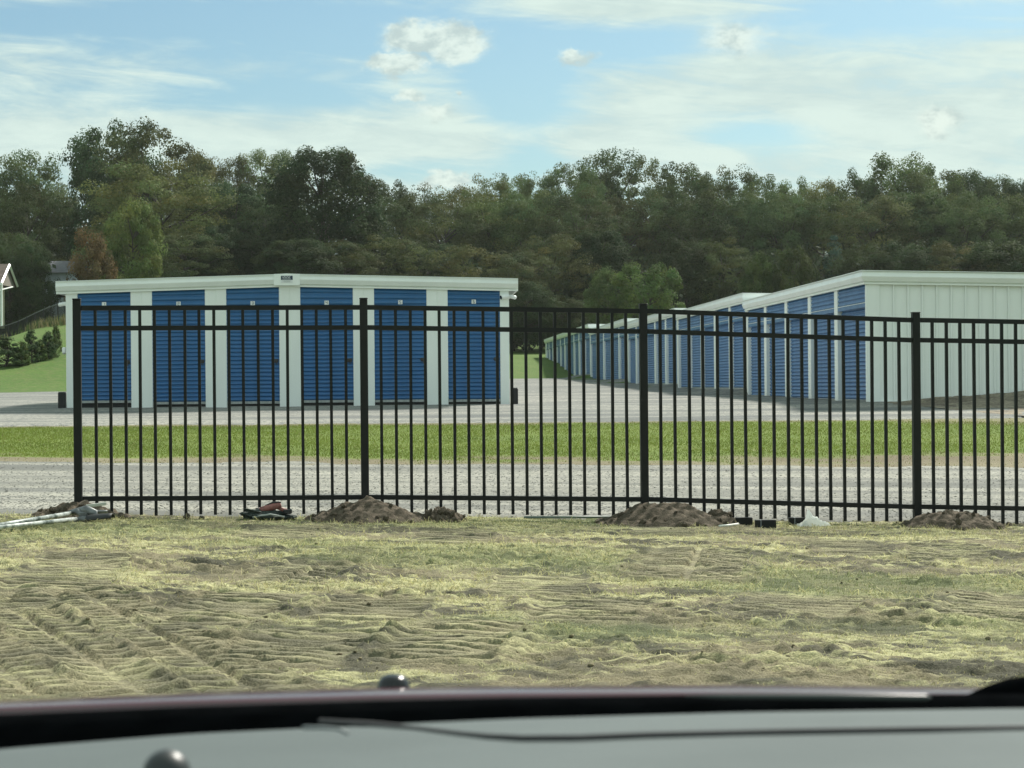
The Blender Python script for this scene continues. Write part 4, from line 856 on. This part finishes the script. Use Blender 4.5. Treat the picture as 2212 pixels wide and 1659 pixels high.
T = [
 ('s', 'open', 75, 322, 195, 78, .95), ('s', 'locust', 15, 352, 190, 75, .9), ('s', 'open', 140, 392, 210, 45, .9), ('s', 'oak', 228, 262, 188, 82, .62), ('s', 'locust', 315, 264, 182, 92, .85), ('s', 'locust', 395, 325, 192, 70, .85),
 ('s', 'locust', 445, 332, 205, 55, .85), ('s', 'locust', 505, 338, 205, 50, .9), ('s', 'open', 575, 320, 205, 62, .9), ('s', 'open', 630, 322, 212, 55, .9),
 ('s', 'locust', 835, 392, 225, 45, .85), ('s', 'spruce', 867, 384, 262, 16, .8), ('s', 'locust', 900, 400, 225, 60, .95), ('s', 'locust', 975, 400, 230, 60, 1), ('s', 'locust', 1050, 380, 225, 55, .95), ('s', 'locust', 1115, 380, 230, 50, .9), ('s', 'locust', 1170, 372, 225, 45, .9),
 ('s', 'locust', 1232, 356, 215, 62, .8), ('s', 'oak', 1290, 372, 222, 50, .9), ('s', 'open', 1335, 318, 225, 80, .9), ('s', 'open', 1405, 340, 228, 55, .9), ('s', 'locust', 1475, 356, 215, 60, .85), ('s', 'locust', 1525, 378, 225, 45, .8), ('s', 'locust', 1582, 362, 212, 60, .75),
 ('s', 'locust', 1650, 384, 220, 60, .9), ('s', 'oak', 1715, 386, 228, 50, .9), ('s', 'locust', 1775, 388, 225, 50, 1.05), ('s', 'oak', 1850, 370, 222, 55, .95), ('s', 'oak', 1945, 340, 222, 80, .95), ('s', 'oak', 2020, 355, 226, 65, .95), ('s', 'oak', 2095, 374, 230, 50, .9), ('s', 'oak', 2150, 386, 232, 45, .9), ('s', 'oak', 2205, 396, 225, 50, .9),
 ('m', 'locust', 345, 345, 165, 125, .8), ('m', 'oak', 500, 400, 178, 75, .6), ('m', 'oak', 698, 324, 165, 128, .72), ('m', 'oak', 580, 430, 175, 70, .65), ('m', 'locust', 60, 400, 172, 80, .75),
 ('m', 'locust', 862, 425, 195, 75, .85), ('m', 'locust', 960, 425, 192, 85, .9), ('m', 'locust', 1060, 425, 195, 85, .9), ('m', 'locust', 1150, 415, 195, 75, .85), ('m', 'locust', 1250, 410, 190, 85, .8), ('m', 'locust', 1340, 425, 195, 65, .75), ('m', 'locust', 1425, 420, 195, 75, .8), ('m', 'locust', 1510, 415, 192, 75, .75), ('m', 'locust', 1600, 425, 195, 75, .75),
 ('m', 'locust', 1690, 420, 195, 75, .8), ('m', 'locust', 1780, 418, 195, 75, .95), ('m', 'locust', 1880, 420, 192, 80, .95), ('m', 'oak', 1980, 420, 195, 75, .9), ('m', 'locust', 2080, 420, 192, 75, .9), ('m', 'oak', 2170, 425, 195, 75, 1.1),
 ('f', 'locust', 20, 505, 158, 75, .6), ('f', 'oak', 72, 525, 155, 42, .7), ('f', 'maple', 285, 436, 142, 72, .95), ('f', 'ornamental', 195, 488, 136, 52, .8), ('f', 'locust', 400, 505, 155, 80, .65), ('f', 'oak', 480, 490, 158, 65, .5), ('f', 'oak', 560, 505, 158, 75, .55), ('f', 'oak', 640, 520, 155, 75, .6), ('f', 'locust', 745, 520, 158, 75, .6),
 ('f', 'locust', 825, 510, 162, 75, .7), ('f', 'locust', 915, 520, 165, 75, .75), ('f', 'locust', 1010, 530, 162, 80, .7), ('f', 'locust', 1105, 540, 160, 75, .75), ('f', 'locust', 1190, 505, 165, 75, .85), ('f', 'oak', 1290, 500, 168, 65, .6), ('f', 'maple', 1315, 582, 152, 55, .7), ('f', 'maple', 1400, 568, 150, 80, .75), ('f', 'oak', 1480, 520, 165, 60, .6), ('f', 'locust', 1560, 515, 165, 65, .6),
 ('f', 'maple', 1640, 545, 158, 42, .55), ('f', 'maple', 1715, 538, 158, 48, .55), ('f', 'spruce', 1800, 500, 168, 45, .9), ('f', 'locust', 1870, 530, 165, 60, .7), ('f', 'oak', 1960, 525, 165, 65, .7), ('f', 'locust', 2060, 520, 165, 70, .7), ('f', 'oak', 2160, 525, 162, 75, .8),
 ('f', 'oak', 1135, 610, 156, 55, .6), ('f', 'oak', 1215, 640, 158, 50, .6)]
rt = random.Random(3)
for row, kind, px, top, Y, half, br in T:
    w = rt.uniform(-.12, .10); br *= rt.uniform(.72, 1.38); place(kind, px, top, Y, half * {'s': 1.35, 'm': 1.3, 'f': 1.22}[row] if kind in ('oak', 'locust', 'open') and not (px == 698) else half, lab(kind, px, ROW[row]), 'tree', (br * (1 + w), br, br * (1 - w)), GRP[row], pick=0 if px == 698 else None)
# understory filling the depth of the wood
N = 90000; rg = np.random.default_rng(77)
yy = rg.uniform(160, 250, N); xx = rg.uniform(-1, 1, N) * yy * .29; zz = gz(xx, yy) + rg.random(N) ** 1.3 * np.interp(yy, [160, 250], [6, 13])
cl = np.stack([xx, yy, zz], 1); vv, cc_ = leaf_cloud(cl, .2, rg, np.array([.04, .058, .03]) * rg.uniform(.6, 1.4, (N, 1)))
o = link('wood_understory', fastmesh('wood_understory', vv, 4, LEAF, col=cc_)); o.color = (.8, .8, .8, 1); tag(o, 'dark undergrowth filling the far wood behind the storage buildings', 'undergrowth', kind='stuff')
# ------------------------------------------------------------------ left slope: chain-link fence, hedge shrubs, houses
HB = [(12, 733, 806, 30, 'broad dark hedge shrub at the left edge in front of the chain-link fence'), (47, 742, 797, 13, 'thin brownish hedge shrub second from the left'), (67, 717, 784, 15, 'tall dark hedge shrub in the middle of the hedge row'), (86, 738, 780, 11, 'small light hedge shrub between two taller ones'), (104, 721, 776, 15, 'full dark hedge shrub second from the storage building'), (120, 707, 768, 11, 'narrow dark hedge shrub nearest the storage building')]
def ray_ground(px, py):
    for Y in np.arange(60, 160, .25):
        p = at(px, py, Y)
        if p.z <= gzs(p.x, Y): return p.x, float(Y)
    return at(px, py, 108).x, 108.
for px, top, b_, half, lb_ in HB:
    x, Y = ray_ground(px, b_); Y = max(90, min(112, Y)); place('arborvitae', px, top - 4, Y, half * 1.4, lb_, 'shrub', (1, 1, 1) if half > 13 else (1.5, 1.3, 1.0), 'shrubs of the hedge row on the slope')
N = 9000; wy = rng.uniform(106, 121, N); wx = rng.uniform(-34, -20, N); kk = rng.random(N) < sst(-.1, .15, fbm(wx * .5, wy * .4, 3, 131)) * .9 + .1; wx, wy = wx[kk], wy[kk]; k = len(wx)
tag(blades(wx, wy, gz(wx, wy), rng.uniform(.15, .6, k), rng.uniform(.05, .12, k), np.abs(rng.normal(.2, .25, k)), np.where(rng.random((k, 1)) < .45, np.array([[.20, .18, .09]]), np.array([[.075, .105, .035]])) * rng.uniform(.6, 1.3, (k, 1)), 'rough_weeds', BLADE), 'tall dry weeds and grass along the chain-link fence on the slope', 'weeds', kind='stuff')
cf = empty('chain_link_fence', (-26, 115, gzs(-26, 115))); tag(cf, 'black chain-link fence climbing the grass slope left of the storage building', 'fence')
o0 = Vector(cf.location); tops = []
fpx = [-60, -40, -20, -1, 17, 39.5, 57.5, 76, 94, 110.5, 125, 140.5, 156]; fpt = [725, 722, 715, 706, 702, 694, 685.5, 676.5, 668.5, 662.5, 657.5, 653.5, 650]
VINYL = mat('black_vinyl', (.02, .022, .02), .6); RAILM = mat('grey_rail', (.16, .17, .15), .5)
for a, b in zip(fpx, fpt):
    t = at(a, b, 115) - o0; tops.append(t); MB().tube([t + Vector((0, 0, -1.75)), t], .035, 6).build('post', VINYL, cf)
MB().tube(tops, .028, 6).build('top_rail', RAILM, cf, True)
vv = []; 
for i in range(len(tops) - 1):
    a, b = tops[i], tops[i + 1]; hlen = (b - a).length; cnt = int(hlen / .06)
    for q in range(-20, cnt + 1):
        for s in (1, -1):
            t0 = q * .06 / hlen; t1 = (q * .06 + 1.2) / hlen; z0, z1 = (-1.2, 0) if s > 0 else (0, -1.2)
            c0, c1 = max(0, t0), min(1, t1)
            if c1 <= c0: continue
            za = z0 + (z1 - z0) * (c0 - t0) / (t1 - t0); zc = z0 + (z1 - z0) * (c1 - t0) / (t1 - t0)
            p0 = a.lerp(b, c0) + Vector((0, 0, za)); p1 = a.lerp(b, c1) + Vector((0, 0, zc))
            dd = Vector((0, 0, .011)); vv += [p0 - dd, p1 - dd, p1 + dd, p0 + dd]
link('wire_mesh', fastmesh('wire_mesh', np.array(vv), 4, VINYL), cf)['kind'] = 'stuff'
# cream house
HY = 150.; e = empty('house', at(10, 690, HY)); tag(e, 'cream house with brown roof and white trim at the left edge', 'house'); o0 = Vector(e.location)
CREAM = mat('cream_siding', (.62, .60, .42), .7, var=.05); SHING = mat('brown_shingles', (.10, .075, .06), .9, var=.25, vscale=3, bump=.4, bscale=12); SIDE = mat('taupe_siding', (.22, .20, .17), .7, var=.06)
xr = at(37, 618, HY + 1.5).x - o0.x; ze = at(37, 618, HY + 1.5).z - o0.z; xl = xr - 14; zp = at(25, 575, HY).z - o0.z; yd = 2.4
MB().box(xl, xr - 1.15, -yd + .5, yd, -.6, ze).build('wall', CREAM, e)
MB().add([(xl, -yd, ze - .05), (xr - .25, -yd, ze - .05), (xr - .25, 0, zp), (xl, 0, zp), (xr - .25, yd, ze - .05), (xl, yd, ze - .05), (xl, -yd, ze + .12), (xr - .25, -yd, ze + .12), (xr - .25, 0, zp + .17), (xl, 0, zp + .17), (xr - .25, yd, ze + .12), (xl, yd, ze + .12)],
         [(6, 7, 8, 9), (9, 8, 10, 11), (0, 3, 2, 1), (3, 5, 4, 2), (0, 1, 7, 6), (1, 2, 8, 7), (2, 4, 10, 8), (5, 11, 10, 4), (0, 6, 9, 3), (3, 9, 11, 5)]).build('roof', SHING, e)
MB().add([(xr - .35, -yd + .15, ze - .05), (xr - .35, yd - .15, ze - .05), (xr - .35, 0, zp - .08), (xr - .6, -yd + .15, ze - .05), (xr - .6, yd - .15, ze - .05), (xr - .6, 0, zp - .08)], [(0, 1, 2), (5, 4, 3), (0, 3, 4, 1), (1, 4, 5, 2), (2, 5, 3, 0)]).build('gable', SIDE, e)
for s in (-1, 1): MB().tube([(xr - .2, s * yd, ze + .02), (xr - .2, 0, zp + .1)], .10, 4).build('rake_trim', WHITE2, e)
MB().box(xl, xr - .1, -yd - .14, -yd - .02, ze - .12, ze + .06).build('gutter', WHITE2, e)
MB().tube([(xr - .15, yd * .3, ze - .1), (xr - .75, -yd + .3, ze - .55), (xr - .78, -yd + .3, ze - .9), (xr - .72, -yd + .3, -.3)], .06, 6).build('downspout', WHITE2, e)
MB().box(xl + 9.5, xr - 1.6, -yd + .47, -yd + .49, .3, ze - .3).build('porch_shade', DARK, e)  # dark sheet on the solid wall, standing in for the shaded porch
MB().box(xr - .30, xr - .16, -yd + .1, -yd + .24, -.6, ze - .06).build('porch_post', WHITE2, e)
# grey house half hidden by trees
HY = 162.; e = empty('house', at(140, 690, HY)); tag(e, 'grey roofed house mostly hidden by trees behind the left storage building', 'house'); o0 = Vector(e.location)
xr = at(178, 600, HY).x - o0.x; xl = at(98, 600, HY).x - o0.x; ze = at(150, 592, HY).z - o0.z; zp = at(150, 562, HY).z - o0.z
MB().box(xl, xr, -2, 4, -.5, ze).build('wall', mat('pale_blue_siding', (.42, .47, .52), .7, var=.05), e)
MB().add([(xl - .3, -2.4, ze), (xr + .3, -2.4, ze), (xr + .3, 1, zp), (xl - .3, 1, zp), (xr + .3, 4.4, ze), (xl - .3, 4.4, ze)], [(0, 1, 2, 3), (3, 2, 4, 5), (0, 3, 5), (1, 4, 2), (0, 5, 4, 1)]).build('roof', mat('grey_shingles', (.10, .105, .115), .9, var=.2, vscale=4), e)
MB().box(xr - 1.6, xr - .7, -2.05, -2.01, ze - 1.9, ze - .7).build('window', LENS, e)

# ------------------------------------------------------------------ the car we look out of
car = empty('car', (0, 1.6, gzs(0, 1.6))); tag(car, 'dashboard and dark hood edge of the car the picture is taken from', 'car'); c0 = Vector(car.location)
def crel(px, py, Y): return at(px, py, Y) - c0
DASH = mat('grey_dashboard', (.094, .114, .114), .8, spec=.2, var=.05, vscale=6, bump=.12, bscale=260)
FRIT = mat('black_cowl', (.004, .0045, .005), .9, spec=.0, var=.2, vscale=40, bump=.3, bscale=300, stretch=(1, 3, 3))
MAROON = mat('dark_red_paint', (.06, .012, .018), .16, spec=1.0)
GLOSSB = mat('gloss_black', (.01, .011, .012), .22)
pxs = list(range(-700, 3000, 100))
far = lambda px: np.interp(px, [-700, 0, 400, 800, 1106, 1600, 2212, 3000], [1690, 1612, 1580, 1561, 1547, 1533, 1524, 1530])
topb = lambda px: np.interp(px, [-700, 0, 400, 800, 1106, 1600, 2212, 3000], [1580, 1524, 1507, 1494, 1487, 1480, 1479, 1490])
v = []; k = 5
for px in pxs:
    a = crel(px, far(px), 1.0); b = crel(px, far(px) + 70, .86); v += [a + Vector((0, .03, -.03)), a + Vector((0, .012, -.003)), a, b, Vector((b.x, .35 - 1.6, b.z + .006))]
f = [(i * k + j_, (i + 1) * k + j_, (i + 1) * k + j_ + 1, i * k + j_ + 1) for i in range(len(pxs) - 1) for j_ in range(k - 1)]
o = link('dashboard', mesh('dashboard', v, f, DASH, True), car); md = o.modifiers.new('thick', 'SOLIDIFY'); md.thickness = .02; md.offset = 1
md = o.modifiers.new('sub', 'SUBSURF'); md.levels = md.render_levels = 2
dash = o
seam = [(690, 1561), (800, 1567), (900, 1577), (1000, 1589), (1060, 1594), (1130, 1597), (1250, 1596), (1400, 1590), (1700, 1583), (2000, 1578), (2400, 1573)]
def dash_pt(px, py, lift=.0):
    t = min(1, max(0, (py - far(px)) / 70)); Y = 1.0 - .14 * t; return crel(px, py, Y) + Vector((0, 0, lift))
MB().tube([dash_pt(px, py, .0006) for px, py in seam], .0014, 6).build('dash_seam', mat('dash_seam_grey', (.05, .048, .05), .7), dash, True)
MB().tube([dash_pt(px, py, .0004) for px, py in [(655, 1573), (700, 1574), (735, 1578), (752, 1588)]], .0010, 6).build('dash_crease', mat('dash_crease_grey', (.20, .22, .22), .6), dash, True)
pp = crel(360, 1660, .84)
def dome(n_, r, c, m_, parent, zs=1.0, hs=1.0):
    v = []; f = []; A = 20; Bn = 8
    for j_ in range(Bn + 1):
        t = j_ / Bn * math.pi / 2
        for i in range(A): q = 2 * math.pi * i / A; v.append((c[0] + math.cos(q) * math.cos(t) ** zs * r, c[1] + math.sin(q) * math.cos(t) ** zs * r, c[2] + math.sin(t) * r * hs))
    f = [(j_ * A + i, j_ * A + (i + 1) % A, (j_ + 1) * A + (i + 1) % A, (j_ + 1) * A + i) for j_ in range(Bn) for i in range(A)]
    return link(n_, mesh(n_, v, f, m_, True), parent)
dome('light_sensor', .0098, pp + Vector((0, 0, -.002)), mat('sensor_chrome', (.03, .034, .034), .42, .2), dash)
# cowl and rear hood lip
v = []; pr = [(1.0, .0, -.05), (1.04, 0, -.003), (1.045, .5, 0), (1.05, .9, 0), (1.06, 1, 0), (1.10, 1.0, -.012), (1.2, 1, -.07)]
k = len(pr)
for px in pxs:
    for Y, t, dz_ in pr: v.append(crel(px, far(px) + 3 + (topb(px) + 17 - far(px)) * t, Y) + Vector((0, 0, dz_)))
f = [(i * k + j_, i * k + j_ + 1, (i + 1) * k + j_ + 1, (i + 1) * k + j_) for i in range(len(pxs) - 1) for j_ in range(k - 1)]
link('cowl', mesh('cowl', v, f, FRIT, True), car)
pr = [(1.232, 30, -.03), (1.236, 25, 0), (1.25, 14, 0), (1.275, 3, 0), (1.30, 0, 0), (1.45, 14, 0), (1.9, 70, 0), (2.25, 210, 0), (2.33, 420, 0)]
v = []; k = len(pr); drop = lambda px: np.interp(px, [0, 900, 1500, 2212], [-9, -5, 1, 8])
for px in pxs:
    for Y, t, dz_ in pr:
        q = at(px, 829, 1.27); w = at(px, topb(px) + t + drop(px) - 3, 1.27); zc = CZ + (w.z - CZ) / 1.27 * Y
        v.append(Vector((q.x * min(1.35, 1 + .1 * (Y - 1.24)), Y, zc + dz_)) - c0)
f = [(i * k + j_, i * k + j_ + 1, (i + 1) * k + j_ + 1, (i + 1) * k + j_) for i in range(len(pxs) - 1) for j_ in range(k - 1)]
o = link('hood', mesh('hood', v, f, MAROON, True), car)
noz = crel(850, topb(850) - 2, 1.31)
dome('washer_nozzle', .0108, noz + Vector((0, 0, -.001)), GLOSSB, car, .62, 1.02)
w0 = crel(2075, topb(2075) + 8, 1.15); cap = []
for px, py in [(2050, 1487), (2095, 1478), (2140, 1463), (2180, 1451), (2240, 1442), (2330, 1440), (2420, 1455)]: cap.append(crel(px, py + 48, 1.19))
MB().tube(cap, [.004, .007, .0085, .0088, .009, .009, .006], 12).build('wiper_pivot', FRIT, car, True)
MB().tube([crel(1480, 1503, 1.04), crel(1560, 1504, 1.035), crel(1800, 1505, 1.035), crel(2000, 1507, 1.035), crel(2012, 1507, 1.035)], [.0004, .0013, .0017, .0017, .0003], 8).build('wiper_arm', mat('wiper_grey', (.055, .065, .06), .4), car, True)
# body below, standing on its wheels (out of the picture)
MB().box(-.62, .62, -.75, .55, .25 , .62, .05).build('engine_bay', PLASTIC_BLACK, car)
for sx_ in (-1, 1):
    wh = MB().tube([(sx_ * .60, .15, .31), (sx_ * .78, .15, .31)], .31, 24).build('wheel', RUBBER, car)

# ------------------------------------------------------------------ thin air haze
hm = bpy.data.materials.new('haze'); hm.use_nodes = True; t = hm.node_tree; t.nodes.clear()
pv = t.nodes.new('ShaderNodeVolumePrincipled'); pv.inputs['Color'].default_value = (.90, .96, .90, 1); pv.inputs['Density'].default_value = .00012; pv.inputs['Anisotropy'].default_value = .25
mo = t.nodes.new('ShaderNodeOutputMaterial'); t.links.new(pv.outputs[0], mo.inputs['Volume'])
tag(MB().box(-610, 610, -210, 910, -3, 42).build('haze', hm), kind='stuff')
